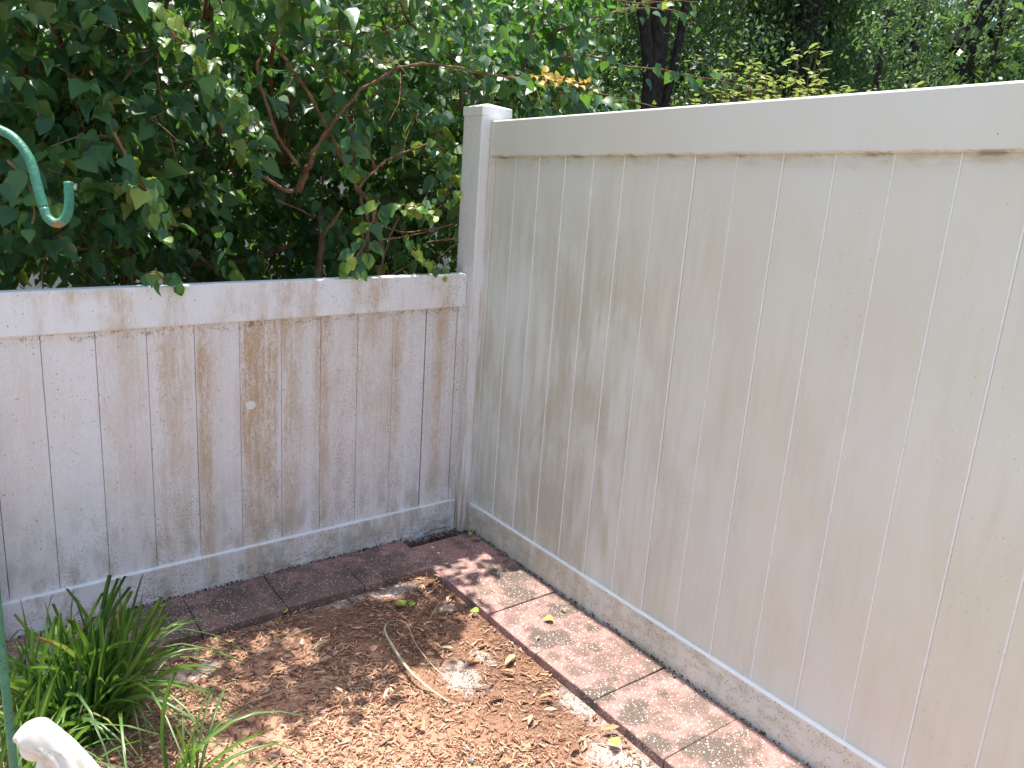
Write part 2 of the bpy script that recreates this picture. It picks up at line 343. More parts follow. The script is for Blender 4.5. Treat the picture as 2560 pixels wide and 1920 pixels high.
M_LEAFY = island_mat('young_shrub_leaf', [(0,(.08,.20,.045)),(.5,(.14,.29,.05)),(.85,(.25,.38,.06)),(1,(.36,.42,.07))], .42, .5, .38, (.38,.5,.05))
M_LEAFYEL = island_mat('yellowed_shrub_leaf', [(0,(.55,.40,.05)),(.5,(.62,.46,.09)),(1,(.50,.30,.08))], .5, .4, .35, (.7,.5,.08))
M_TREELEAF = island_mat('tree_leaf', [(0,(.030,.075,.040)),(.5,(.050,.115,.055)),(.8,(.075,.150,.055)),(1,(.13,.20,.055))], .40, .5, .36, (.26,.48,.08))
M_TREELEAF2 = island_mat('pale_tree_leaf', [(0,(.06,.11,.065)),(.5,(.10,.165,.085)),(1,(.17,.23,.10))], .38, .5, .35, (.28,.42,.06))
M_WEED = island_mat('sunlit_weed_leaf', [(0,(.09,.17,.05)),(.5,(.16,.25,.07)),(.9,(.26,.32,.09)),(1,(.32,.20,.09))], .5, .4, .38, (.45,.55,.12))
M_BLADE = island_mat('liriope_blade', [(0,(.045,.14,.035)),(.5,(.08,.22,.04)),(.85,(.14,.30,.05)),(.96,(.24,.36,.07)),(1,(.46,.38,.12))], .33, .5, .30, (.30,.55,.05))
def bark_mat(name, a, b):
    t = NT(name); P = t.pos(); n = t.noise(t.scale(P, (30, 30, 12)), 1, 5, .65)
    return t.done(t.bsdf(t.mix(t.ss(n, .35, .65), a, b), .85, t.bump(n, .6, .01), .2))
M_STEM = bark_mat('brown_stem_bark', (.10, .065, .042), (.24, .17, .115)); M_TWIG = bark_mat('red_brown_twig', (.12, .06, .035), (.23, .14, .085))
M_TRUNK = bark_mat('dark_tree_bark', (.016, .014, .013), (.045, .039, .033)); M_DRY = bark_mat('dry_palm_strip', (.40, .34, .22), (.58, .50, .34))
M_WOOD = bark_mat('brown_board', (.14, .09, .06), (.24, .17, .11))
def metal_mat():
    t = NT('chipped_green_paint'); P = t.pos(); n = t.noise(P, 55, 4, .6); nf = t.noise(P, 260, 3, .6); z = t.xyz(P)[2]
    c = t.mix(n, (.030, .165, .10), (.045, .21, .13)); sp = specks(t, P, 170, .42, .45); c = t.mix(t.mul(sp, .75), c, (.015, .075, .05)); sp2 = specks(t, P, 60, .22, .16); c = t.mix(t.mul(sp2, .8), c, (.20, .07, .035)); c = t.mix(t.mul(t.ss(n, .5, .62), .35), c, (.10, .26, .17))
    ru = t.math('MAXIMUM', t.ss(n, .68, .74), t.mul(t.ss(t.dist(P, tuple(dep(140, 566, 1.092))), .013, .004), t.ss(nf, .25, .5)))
    c = t.mix(ru, c, t.mix(nf, (.16, .05, .025), (.42, .22, .09)))
    return t.done(t.bsdf(c, .45, t.bump(t.add(nf, n), .5, .002), .5))
M_HOOK = metal_mat()
def statue_mat():
    t = NT('white_statue_paint'); P = t.pos(); n = t.noise(P, 30, 5, .6); c = t.mix(t.ss(n, .4, .75), (.72, .69, .64), (.50, .42, .33))
    return t.done(t.bsdf(c, .5, t.bump(n, .1, .003), .3))
M_STATUE = statue_mat()
def foil_mat():
    t = NT('dull_foil'); return t.done(t.bsdf(t.mix(t.noise(t.pos(), 200, 3), (.4,.4,.42), (.7,.7,.72)), .3, None, .5, Metallic=.8))
M_FOIL = foil_mat()

# ------------------------------------------------------------------ ground sheet
def axis(lo, hi, n): return list(np.linspace(lo, hi, n))
gxs = [-150,-80,-40,-20,-10,-6,-4,-3] + axis(-2.5, .1, 88) + [.6,1.5,3,5,8,14,30,80,150]
gys = [-150,-80,-40,-20,-10,-6,-4,-3] + axis(-2.4, .2, 88) + [.6,1.5,3,5,8,14,30,80,150]
_gn = RNG.normal(0, 1, (40, 40))
def bumpf(x, y):
    a = (x+3)*9 % 39; b = (y+3)*9 % 39; i, j = int(a) % 39, int(b) % 39; fa, fb = a-int(a), b-int(b)
    return ((_gn[i,j]*(1-fa)+_gn[i+1,j]*fa)*(1-fb)+(_gn[i,j+1]*(1-fa)+_gn[i+1,j+1]*fa)*fb)
def gz(x, y):
    near = 1.0 if (-2.5 <= x <= -.35 and -2.4 <= y <= -.31) else 0.0
    return tilt(x, y) - .032 + near*.0045*bumpf(x, y) + near*.004
V = [(x, y, gz(x, y)) for y in gys for x in gxs]; nx = len(gxs)
F = [(j*nx+i, j*nx+i+1, (j+1)*nx+i+1, (j+1)*nx+i) for j in range(len(gys)-1) for i in range(nx-1)]
ground = tag(mesh_obj('ground', V, F, M_GROUND, smooth=True), kind='structure')
ground['label'] = 'brown mulch and soil bed with whitish patches'

# ------------------------------------------------------------------ paver border
pav = tag(empty('paver_border', (-.35, -.34, 0)), 'row of pink speckled concrete pavers along the fence foot', kind='structure')
def paver(x0, x1, y0, y1, dz=0, rot=0):
    V, F = box(x0, x1, y0, y1, -.045, 0); cx, cy = (x0+x1)/2, (y0+y1)/2
    V = [(px-cx, py-cy, pz) for px, py, pz in V]
    o = mesh_obj('paver', V, F, M_PAVER, pav); bevel(o, .004, 2)
    o.location = Vector((cx, cy, tilt(cx, cy)+dz)) - pav.location
    o.rotation_euler = (-GY*-1*-1, -GX, rot); o.rotation_euler = (GY, -GX, rot); return o
g = .0012
paver(-.352, -.036, -.42+g, -.112, 0, .004)
for a, b, dz, rz in [(-.726,-.42,.001,.0),(-1.012,-.726,-.002,-.006),(-1.303,-1.012,.002,.008),(-1.600,-1.303,0,-.004),(-1.905,-1.600,.002,.004),(-2.21,-1.905,0,0)]:
    paver(-.347, -.033, a+g, b-g, dz, rz)
for a, b, dz, rz in [(-.64,-.338,0,.004),(-.941,-.64,.001,-.004),(-1.242,-.941,-.001,.005),(-1.545,-1.242,.001,-.006),(-1.85,-1.545,-.002,.006),(-2.155,-1.85,0,0)]:
    paver(a+g, b-g, -.307, -.012 if a > -1.5 else -.022, dz, rz)

# ------------------------------------------------------------------ fences
HP = .0692
ZLB, ZLBT, ZLT, ZRB, ZRBT, ZRT = 1.0097, .1328, 1.1489, 1.6206, .1219, 1.7603
def rail(name, along, s0, s1, z0, z1, th, mat, parent, base, slope, bev=.0055):
    V = []
    for s in (s0, s1):
        for dy, z in ((-th, z0), (th, z0), (th, z1), (-th, z1)):
            zz = z + slope*s; V.append((-s, dy, zz) if along == 'x' else (dy, -s, zz))
    F = [(0,1,2,3),(7,6,5,4),(0,4,5,1),(1,5,6,2),(2,6,7,3),(3,7,4,0)]
    if along == 'y': F = [tuple(reversed(f)) for f in F]
    o = mesh_obj(name, V, F, mat, parent, base=base); return bevel(o, bev, 2)
# low fence
LOW = tag(empty('vinyl_fence', (-.9, 0, tilt(-.9, 0))), 'low white vinyl panel fence streaked with brown stains, shrub behind it', 'fence')
bL = np.array(LOW.location); SL = -GX
rail('top_rail', 'x', HP, 1.80, ZLB, ZLT, .026, M_LOW, LOW, bL, SL)
rail('bottom_rail', 'x', HP, 1.80, -.05, ZLBT, .026, M_LOW, LOW, bL, SL)
def board_mesh(name, wdt, z0, z1, mat, axis, bead):
    """tongue-and-groove board; front face towards -y (axis x) or -x (axis y); origin at its corner-side edge"""
    prof = [(.0006, .0105), (.0006, -.0068), (.0020, -.0085), (wdt-.0020, -.0085), (wdt-.0006, -.0068), (wdt-.0006, .0105)]
    if bead: prof = [(.0002, .0105), (.0002, -.0083), (.0006, -.0085), (wdt-.0060, -.0085), (wdt-.0048, -.0098), (wdt-.0030, -.0104), (wdt-.0012, -.0098), (wdt-.0003, -.0086), (wdt-.0003, .0105)]
    n = len(prof); V = []
    for z in (z0, z1):
        for s, d in prof: V.append((-s, d, z) if axis == 'x' else (d, -s, z))
    F = [(i, (i+1) % n, n+(i+1) % n, n+i) for i in range(n)] + [tuple(range(n)), tuple(range(2*n-1, n-1, -1))]
    me = bpy.data.meshes.new(name); me.from_pydata(V, [], F); me.update(); me.materials.append(mat)
    bm = bmesh.new(); bm.from_mesh(me); bmesh.ops.recalc_face_normals(bm, faces=bm.faces[:]); bm.to_mesh(me); bm.free()
    if bead:
        me.materials.append(M_CLEAN)
        for i in (3, 4, 5, 6): me.polygons[i].material_index = 1
    return me
WL, OL = .15302, .24599
edgesL = [.100] + [OL+WL*k for k in range(10)] + [1.768]
bmL = board_mesh('board', WL, .03, 1.06, M_LOW, 'x', False)
for k in range(len(edgesL)-1):
    wd = edgesL[k+1]-edgesL[k]; s0 = edgesL[k]
    gap = .004 if k == 1 else 0
    me = bmL if abs(wd-WL) < 1e-4 and not gap else board_mesh('board', wd-gap, .03, 1.06, M_LOW, 'x', False)
    o = link(bpy.data.objects.new('board', me)); o.parent = LOW
    o.location = Vector((-s0-gap, (.0006 if k % 2 else -.0006), -GX*s0)) - LOW.location; o.rotation_euler = (random.uniform(-.0015, .0015), 0, random.uniform(-.004, .004))
def channel(name, axis, s0, s1, z0, z1, mat, parent, base, slope):
    V, F = (box(-s1, -s0, -.0165, .0165, z0+slope*s0, z1+slope*s0) if axis == 'x' else box(-.0165, .0165, -s1, -s0, z0+slope*s0, z1+slope*s0))
    o = mesh_obj(name, V, F, mat, parent, base=base); return bevel(o, .0015, 1)
channel('side_channel', 'x', HP-.002, .099, .06, 1.05, M_LOW, LOW, bL, SL)
channel('side_channel', 'x', 1.769, 1.80, .06, 1.05, M_LOW, LOW, bL, SL)
def post(name, cx, cy, z0, z1, parent, base, mat):
    V, F = box(cx-HP, cx+HP, cy-HP, cy+HP, z0, z1); p = mesh_obj(name, V, F, mat, parent, base=base); bevel(p, .005, 3)
    a = HP+.0035; h0, h1, h2 = z1-.012, z1+.024, z1+.042
    V, F = box(cx-a, cx+a, cy-a, cy+a, h0, h1); V.append((cx, cy, h2)); F.remove((4,5,6,7)); F += [(4,5,8),(5,6,8),(6,7,8),(7,4,8)]
    c = mesh_obj('post_cap', V, F, M_CLEAN, p, base=base); bevel(c, .003, 2)
    return p
post('post', -1.80-HP+.001, 0, -.3, 1.18-GX*1.85, LOW, bL, M_LOW)
# tall fence with the corner post
TALL = tag(empty('vinyl_fence', (0, -1.2, tilt(0, -1.2))), 'tall white vinyl privacy fence with corner post, grey green film near corner', 'fence')
bT = np.array(TALL.location); SR = -GY
post('post', 0, 0, -.3, 1.790, TALL, bT, M_POST)
SEND = 3.9
rail('top_rail', 'y', HP, SEND, ZRB, ZRT, .026, M_TALL, TALL, bT, SR)
rail('bottom_rail', 'y', HP, SEND, -.05, ZRBT, .026, M_TALL, TALL, bT, SR)
WR, ORR = .15201, .23863
edgesR = [.094] + [ORR+WR*k for k in range(24)]
bmR = board_mesh('board', WR, .03, 1.67, M_TALL, 'y', True)
for k in range(len(edgesR)-1):
    wd = edgesR[k+1]-edgesR[k]; s0 = edgesR[k]
    me = bmR if abs(wd-WR) < 1e-4 else board_mesh('board', wd, .03, 1.67, M_TALL, 'y', True)
    o = link(bpy.data.objects.new('board', me)); o.parent = TALL
    o.location = Vector(((.0005 if k % 2 else -.0005), -s0, SR*s0)) - TALL.location; o.rotation_euler = (0, random.uniform(-.0012, .0012), random.uniform(-.004, .004))
channel('side_channel', 'y', HP-.002, .093, .06, 1.66, M_TALL, TALL, bT, SR)
V, F = box(-HP, HP, -SEND-2*HP+.001, -SEND+.001, -.3, 1.84); p2 = mesh_obj('post', V, F, M_POST, TALL, base=bT); bevel(p2, .005, 2)

# far white fence seen between the stems
FARF = tag(empty('vinyl_fence', (1.0, 4.5, 0)), 'pale vinyl board fence glimpsed between stems behind the shrub', 'fence'); bF = np.array(FARF.location)
def fbox(name, *a): V, F = box(*a); return mesh_obj(name, V, F, M_FAR, FARF, base=bF)
fbox('top_rail', -2.0, 4.0, 4.45, 4.52, 1.34, 1.50); fbox('bottom_rail', -2.0, 4.0, 4.45, 4.52, 0, .14)
V, F = box(0, .146, 0, .02, .1, 1.38); fm = bpy.data.meshes.new('board'); fm.from_pydata(V, [], F); fm.materials.append(M_FAR)
for k in range(40):
    o = link(bpy.data.objects.new('board', fm)); o.parent = FARF; o.location = Vector((-2.0+.15*k, 4.475, 0)) - FARF.location
# brown wooden post behind the corner post
a = at(1201, 245, .9); b = at(1264, 245, .9)
WPO = tag(empty('wooden_post', (float(a[0]+b[0])/2, .97, 0)), 'weathered brown wooden post end showing above the white corner post', 'post')
V, F = box(a[0], b[0], .9, 1.04, -.1, a[2]); bevel(mesh_obj('shaft', V, F, M_WOOD, WPO, base=np.array(WPO.location)), .006, 1)
V, F = box(a[0]-.012, b[0]+.012, .888, 1.052, a[2]+.001, a[2]+.02); bevel(mesh_obj('cap_board', V, F, M_WOOD, WPO, base=np.array(WPO.location)), .004, 1)

# ------------------------------------------------------------------ leaf shapes
LEAF_V = [(0,.03,0),(0,.33,-.03),(0,.66,-.045),(0,1.06,-.17)] + [(-.22,-.03,.05),(-.42,.16,.09),(-.43,.42,.07),(-.24,.76,.02)] + [(.22,-.03,.05),(.42,.16,.09),(.43,.42,.07),(.24,.76,.02)]
LEAF_F = [(0,1,5,4),(1,2,6,5),(2,7,6),(2,3,7),(0,8,9,1),(1,9,10,2),(2,10,11),(2,11,3)]
SLIM_V = [(0,0,0),(.15,.45,.03),(0,1,-.05),(-.15,.45,.03)]; SLIM_F = [(0,1,2,3)]
OVAL_V = [(0,0,0),(.22,.3,.04),(.2,.68,.03),(0,1,-.08),(-.2,.68,.03),(-.22,.3,.04),(0,.5,-.02)]; OVAL_F = [(0,1,6),(1,2,6),(2,3,6),(3,4,6),(4,5,6),(5,0,6)]
def leaf_variant(name, mat, curl):
    V = [(x, y, z*(1+curl) - curl*.25*(y**2)) for x, y, z in LEAF_V]
    V = [(x*(1+.12*math.sin(7*y+curl*9)), y, z+.03*math.sin(11*y+3*x+curl*5)) for x, y, z in V]
    me = bpy.data.meshes.new(name); me.from_pydata(V, [], LEAF_F); me.materials.append(mat)
    me.polygons.foreach_set('use_smooth', [True]*len(me.polygons)); return me
HERO = {m: [leaf_variant('leaf', mt, c) for c in (0, .35, .7, -.3)] for m, mt in (('g', M_LEAF), ('y', M_LEAFY), ('o', M_LEAFYEL))}

# ------------------------------------------------------------------ thorny shrub behind the low fence
SHRUB = tag(empty('thorny_shrub', (-.4, 1.2, tilt(-.4, 1.2)-.03)), 'large dense thorny shrub with heart shaped green leaves behind the low fence', 'shrub')
bS = np.array(SHRUB.location)
def front(x, z):                           # how far towards the viewer the foliage reaches
    f = .20 + .08*math.sin(2.3*x+.5) + .05*math.sin(5.1*x)
    if -1.05 < x < .15 and z < 1.85: f = .98
    if z < 1.38: f = max(f, 1.0)
    return f
clumps = []
tries = 0
while len(clumps) < 500 and tries < 20000:
    tries += 1
    x = random.uniform(-2.6, 2.3); y = .2 + 2.4*random.random()**1.35; z = random.uniform(.55, 2.95)
    if y < front(x, z): continue
    top = 2.26 + .20*min(y, 2.2) + .16*math.sin(3.1*x+1)+.08*math.sin(7.3*x) + max(0, min(.35, .35*x))
    if x > 1.1: top -= (x-1.1)*.35
    if z > top: continue
    bot = 1.28 - .35*min(1, (y-.2)/1.2)
    if z < bot and random.random() < .80: continue
    if x > .15 and y < .45: continue
    if x > .30+.85*y: continue
    clumps.append((x, y, z))
# overhang above the low fence, over the bed: this is what throws the dappled shade
for _ in range(34):
    x = random.uniform(-1.42, -.45); y = random.uniform(-.10, .12); z = random.uniform(2.30, 2.62)
    if x > -.75 and y < -.08: continue
    clumps.append((x, y, z))
for _ in range(14): clumps.append((random.uniform(-1.5, -.85), random.uniform(.0, .24), random.uniform(2.25, 2.5)))
for _ in range(9): clumps.append((random.uniform(-2.3, -1.75), random.uniform(-.05, .2), random.uniform(2.2, 2.5)))
OVH = [c for c in clumps if c[1] < .26 and c[2] > 2.2]
tw_paths = []
Lp, Ld, Ln, Ls = [], [], [], []
for (cx, cy, cz) in clumps:
    ov = cy < .12 and cz > 2.2
    for _ in range(5 if ov else 8):
        p = np.array([cx, cy, cz]) + RNG.normal(0, 1, 3)*np.array([.13, .11, .12])
        d = norm(RNG.normal(0, 1, 3)*np.array([1, .7, .5]) + np.array([0, .1 if ov else -.35, .10])); L = random.uniform(.15, .28) if ov else random.uniform(.18, .46); n = int(L/.028)
        pts = [p]
        for i in range(n):
            d = norm(d + np.array([0, 0, -.06]) + RNG.normal(0, .09, 3)); p = p + d*.028
            pts.append(p)
            if p[1] < .04 and p[2] < 2.25 and not ov: break
            if random.random() < .93:
                side = norm(np.cross(d, [0, 0, 1.0]))*(1 if i % 2 else -1)
                tip = norm(d*.35 + side*.75 + np.array([0, -.25, -.55]) + RNG.normal(0, .35, 3))
                nr = norm(np.array([0, -.5, .75]) + RNG.normal(0, .55, 3))
                Lp.append(p + side*.008); Ld.append(tip); Ln.append(nr); Ls.append(random.choice((.034, .044, .052, .06, .068, .078)))
        if len(pts) > 3: tw_paths.append(np.array(pts))
Lp, Ld, Ln = np.array(Lp), np.array(Ld), np.array(Ln); Ls = np.array(Ls)
# gaps in the canopy through which the sun reaches a few shoots
sv = np.array(SUN)
for q, rad in [((428,81,-.10),.095),((477,130,-.10),.095),((521,179,-.10),.095),((575,225,-.10),.095),((612,270,-.10),.13),((373,0,-.1),.14),((590,40,.0),.12),((1380,190,.08),.11),((1440,200,.06),.11),((1320,195,.1),.10),((1010,155,.24),.07),((960,150,.24),.07),((1050,515,.05),.10),((1000,510,.05),.10),((415,560,-.02),.09),((350,450,-.02),.05),((900,640,-.05),.07),((1560,170,.75),.1),((1660,175,.75),.1)]:
    h = at(*q); dl = Lp-h; al = dl@sv; keep = (al < .03) | (np.linalg.norm(dl-al[:, None]*sv, axis=1) > rad); Lp, Ld, Ln, Ls = Lp[keep], Ld[keep], Ln[keep], Ls[keep]
AF = frames(Ld, Ln, Ls, 1.0); AF[:, :, 0] *= RNG.uniform(.72, 1.12, len(Lp))[:, None]; AF[:, :, 2] *= RNG.uniform(-.3, 3.2, len(Lp))[:, None]
me = repeat_mesh('foliage', LEAF_V, LEAF_F, Lp-bS, AF, M_LEAF, True)
o = link(bpy.data.objects.new('foliage', me)); o.parent = SHRUB; tag(o, 'dense mass of small dark green leaves', kind='stuff')
bag = Bag()
for P in tw_paths: bag.add(tube(P[::3] if len(P) > 6 else P, np.linspace(.0028, .0012, len(P[::3] if len(P) > 6 else P)), 3, False))
o = mesh_obj('twigs', bag.V, bag.F, M_TWIG, SHRUB, base=bS); tag(o, kind='stuff')

def stem(pts, r0, r1, mat=M_STEM, sides=7, name='stem', thorn=0):
    P = smooth_path(pts, 6); P[1:-1] += RNG.normal(0, .3*min(r0, .01), (len(P)-2, 3))
    b = Bag(); b.add(tube(P, np.linspace(r0, r1, len(P)), sides))
    for _ in range(thorn):
        i = random.randrange(1, len(P)-1); t = norm(P[i+1]-P[i-1]); d = norm(np.cross(t, RNG.normal(0, 1, 3)) + .3*t)
        b.add(tube(np.array([P[i], P[i]+d*.012, P[i]+d*.022]), [.0016, .001, .0002], 3, False))
    return mesh_obj(name, b.V, b.F, mat, SHRUB, True, base=bS), P
def pxs(lst, y):
    if isinstance(y, (int, float)): y = [y]*len(lst)
    return [at(a, b, c) for (a, b), c in zip(lst, y)]
# standing stems, rising from the soil behind the fence
for k in range(34):
    x0 = random.uniform(-2.2, 1.7); y0 = random.uniform(.55, 2.4); lean = random.uniform(-.8, .8)
    h = random.uniform(1.5, 2.9); pts = [(x0, y0, tilt(x0, y0)-.06)]
    for i in range(1, 5): pts.append((x0+lean*(i/4)**1.3+random.uniform(-.09, .09), y0+random.uniform(-.12, .1), h*i/4))
    stem(pts, random.uniform(.008, .02), .004, M_STEM if k % 2 else M_TWIG)
for k, c in enumerate(OVH[::3]):           # limbs that carry the overhang
    stem([(c[0]+random.uniform(-.3, .3), 1.15, 1.5), (c[0]+random.uniform(-.15, .15), .75, 2.05), (c[0], c[1]+.25, c[2]-.05), (c[0]+random.uniform(-.1, .1), c[1]-.02, c[2]+.02)], .011, .003, M_TWIG, 6)
# limbs and shoots that can be told apart
for lst, y, r0, r1, th in [
    ([(119,-10),(133,52),(145,95),(165,150),(185,188),(252,246),(278,295),(300,360),(318,470)], .55, .013, .017, 6),
    ([(124,200),(160,210),(202,237),(249,275),(290,330)], .50, .010, .012, 4),
    ([(124,200),(150,165),(190,150)], .50, .008, .005, 2),
    ([(40,60),(75,105),(120,200)], .6, .007, .009, 3),
    ([(40,305),(69,307),(140,312),(202,310),(225,295)], .6, .008, .006, 4),
    ([(262,218),(272,200),(300,190),(335,190)], .45, .005, .003, 3),
    ([(232,560),(269,628),(307,585),(347,571),(420,560)], 1.3, .012, .030, 0),
    ([(310,631),(347,640),(422,655),(535,656),(640,644),(720,610)], 1.25, .016, .020, 0),
    ([(350,560),(430,600),(510,650),(560,690)], 1.0, .009, .010, 0),
    ([(165,620),(240,624),(300,632)], 1.1, .006, .009, 0),
    ([(119,588),(117,631),(108,675),(106,735)], .4, .004, .003, 3),
    ([(140,570),(165,610),(200,665),(247,712)], .4, .004, .003, 5),
    ([(325,645),(330,680),(333,712)], .5, .003, .002, 2),
    ([(440,660),(470,690),(500,705)], .7, .004, .002, 0),
    ([(600,30),(638,58),(704,136),(762,220),(823,327),(852,396),(878,434),(895,475),(918,495),(935,540),(960,640)], .34, .005, .011, 18),
    ([(776,159),(817,203),(855,272),(892,318),(927,393),(936,428)], .40, .006, .008, 9),
    ([(661,133),(643,162),(650,210),(667,260),(695,341),(748,417)], .36, .005, .008, 8),
    ([(620,400),(650,435),(700,470),(730,480)], .4, .007, .009, 3),
    ([(1166,290),(1175,240),(1271,152),(1315,104),(1362,76)], 1.3, .030, .016, 0),
    ([(1310,230),(1328,165),(1350,104),(1378,32),(1400,-20)], 1.4, .028, .020, 0),
    ([(1140,180),(1152,230),(1150,280)], .7, .008, .010, 0),
    ([(1000,0),(1020,50),(1080,110),(1150,160),(1240,230)], .6, .007, .005, 4),
    ([(1369,85),(1508,38),(1603,10),(1670,-15)], .9, .008, .005, 2),
    ([(870,-10),(885,50),(930,90),(985,70),(1040,40)], .7, .010, .006, 4),
    ([(745,480),(770,420),(790,380),(823,330)], .45, .016, .010, 4),
    ([(920,660),(918,560),(920,495)], .5, .010, .008, 0),
    ([(800,600),(830,560),(855,520)], .7, .010, .007, 0),
    ([(795,700),(800,640),(805,590),(800,540)], .8, .018, .014, 0),
    ([(690,500),(740,520),(790,545)], .5, .005, .003, 2),
    ([(945,560),(1010,580),(1085,570),(1155,555)], .12, .004, .002, 10),
    ([(950,600),(1020,590),(1100,570),(1150,555)], .10, .003, .002, 8),
    ([(1066,606),(1110,600),(1150,600),(1100,640),(1098,655)], .06, .003, .002, 2),
    ([(975,690),(1010,670),(1040,655)], .3, .004, .003, 0),
    ([(940,700),(955,660),(975,590),(1000,540)], .35, .006, .004, 3)]:
    stem(pxs(lst, y), r0, r1, M_TWIG if th else M_STEM, 7, 'stem', th)

HN = [0]
def branch(lst, y, r0, r1, kinds, n, size, spread=.045, label=None, thorn=6, t0=0.0, down=.7, joined=False):
    JP, JA = [], []
    o, P = stem(pxs(lst, y), r0, r1, M_TWIG, 6, 'branch', thorn)
    if label: o['label'] = label
    for i in range(n):
        t = t0+(1-t0)*(i+random.random())/n; q = t*(len(P)-1); j = min(int(q), len(P)-2); p = P[j]+(P[j+1]-P[j])*(q-j)
        d = norm(P[j+1]-P[j]); side = norm(np.cross(d, [.1, -.4, 1.0]))*(1 if i % 2 else -1)
        off = norm(side*.8+RNG.normal(0, .5, 3))*random.uniform(.01, spread)
        tip = norm(side*.55 + d*.25 + np.array([0, -.2, -down]) + RNG.normal(0, .35, 3)); nr = norm(np.array([-.1, -.52, .85] if n > 60 else [-.25, -.75, .62]) + RNG.normal(0, .36, 3))
        A = frames(tip[None], nr[None], [size*random.uniform(.7, 1.15)*(1-.35*max(0, t-.7)/.3)])[0]
        if joined: JP.append(p+off-bS); JA.append(A); continue
        lf = link(bpy.data.objects.new('leaf', random.choice(HERO[random.choice(kinds)]))); lf.parent = o
        m = Matrix([[*A[r], (p+off-bS)[r]] for r in range(3)] + [[0, 0, 0, 1]]); lf.matrix_basis = m; HN[0] += 1
    if joined:
        lf = link(bpy.data.objects.new('leaves', repeat_mesh('leaves', LEAF_V, LEAF_F, np.array(JP), np.array(JA), M_LEAFY if joined == 'y' else M_LEAF, True))); lf.parent = o; lf['kind'] = 'stuff'
    return o
# the big arching shoot with the yellow tip
branch([(773,390),(823,321),(889,240),(970,182),(1028,163),(1121,165),(1233,188),(1318,196),(1362,191),(1420,200),(1483,218)], [.26,.25,.24,.22,.20,.17,.13,.10,.08,.06,.04], .0075, .003, 'o', 30, .044, .03, 'arching thorny branch with bright yellow leaves at its tip', 16, .74, .2)
branch([(790,92),(850,105),(905,130),(960,155),(1010,150),(1040,148)], .24, .004, .002, 'yyg', 16, .035, .03, None, 8, .25, .2)
# sunlit branch hanging in from the top left
branch([(373,-20),(428,81),(477,130),(521,179),(564,220),(602,249),(625,292)], -.10, .006, .003, 'gyy', 66, .056, .060, 'sunlit leafy branch hanging down at upper left', 3)
branch([(535,-15),(560,15),(590,40),(612,60)], .05, .004, .002, 'gy', 10, .045, .04)
# bigger near leaves at the left
branch([(285,330),(320,400),(352,455),(385,510),(415,555),(430,575)], -.02, .005, .003, 'gggy', 30, .066, .07, None, 2)
branch([(20,400),(60,440),(85,500),(80,560)], .05, .005, .003, 'ggg', 16, .07, .08, None, 2)
branch([(20,190),(60,220),(90,260),(100,300)], .2, .005, .003, 'ggg', 14, .062, .08, None, 2)
# sprays over and around the low fence
branch([(360,690),(385,680),(405,694),(430,705),(452,716)], -.035, .003, .002, 'yyg', 12, .046, .026, 'small leafy sprig lying over the fence top', 0)
branch([(945,500),(930,560),(905,620),(880,660),(870,690)], -.03, .004, .002, 'ygy', 28, .056, .042, 'leafy spray drooping over the fence top', 2)
branch([(878,320),(880,390),(885,440)], .15, .004, .003, 'ggy', 12, .062, .055)
branch([(895,469),(933,431),(976,396),(1057,365),(1089,363),(1115,382),(1125,420),(1121,458),(1115,493),(1086,533)], .14, .0055, .003, 'ygy', 34, .056, .045, None, 10, .3)
branch([(1086,533),(1060,520),(1020,515),(985,508)], .05, .003, .002, 'yyy', 20, .048, .032, 'bright yellow green leaf spray beside the corner post', 3)
branch([(1010,590),(1035,620),(1060,650),(1090,665),(1112,690)], -.01, .003, .002, 'ygy', 18, .042, .03)
branch([(1125,420),(1140,470),(1160,500)], .1, .003, .002, 'gy', 9, .05, .045)
branch([(905,250),(1000,260),(1060,300)], .35, .003, .002, 'gg', 8, .055, .05)
# shoots reaching over the tall fence
branch([(1369,150),(1476,140),(1560,165),(1640,172),(1720,188),(1790,200),(1862,218)], .75, .006, .0025, 'ggy', 40, .062, .07, 'leafy shoot reaching right over the tall fence', 4, joined='g')
branch([(1369,85),(1508,38),(1603,20),(1700,30),(1740,62)], .8, .006, .003, 'ggy', 22, .062, .075, joined='g')
branch([(1330,255),(1420,240),(1500,235),(1570,250),(1640,268)], .6, .005, .003, 'gyy', 30, .052, .055, joined='y')
branch([(1540,0),(1600,8),(1680,2),(1745,5)], .7, .004, .002, 'gyy', 10, .05, .05, joined='y')
branch([(1300,225),(1370,215),(1440,222),(1500,215)], .5, .004, .002, 'ggy', 18, .056, .06, joined='g')

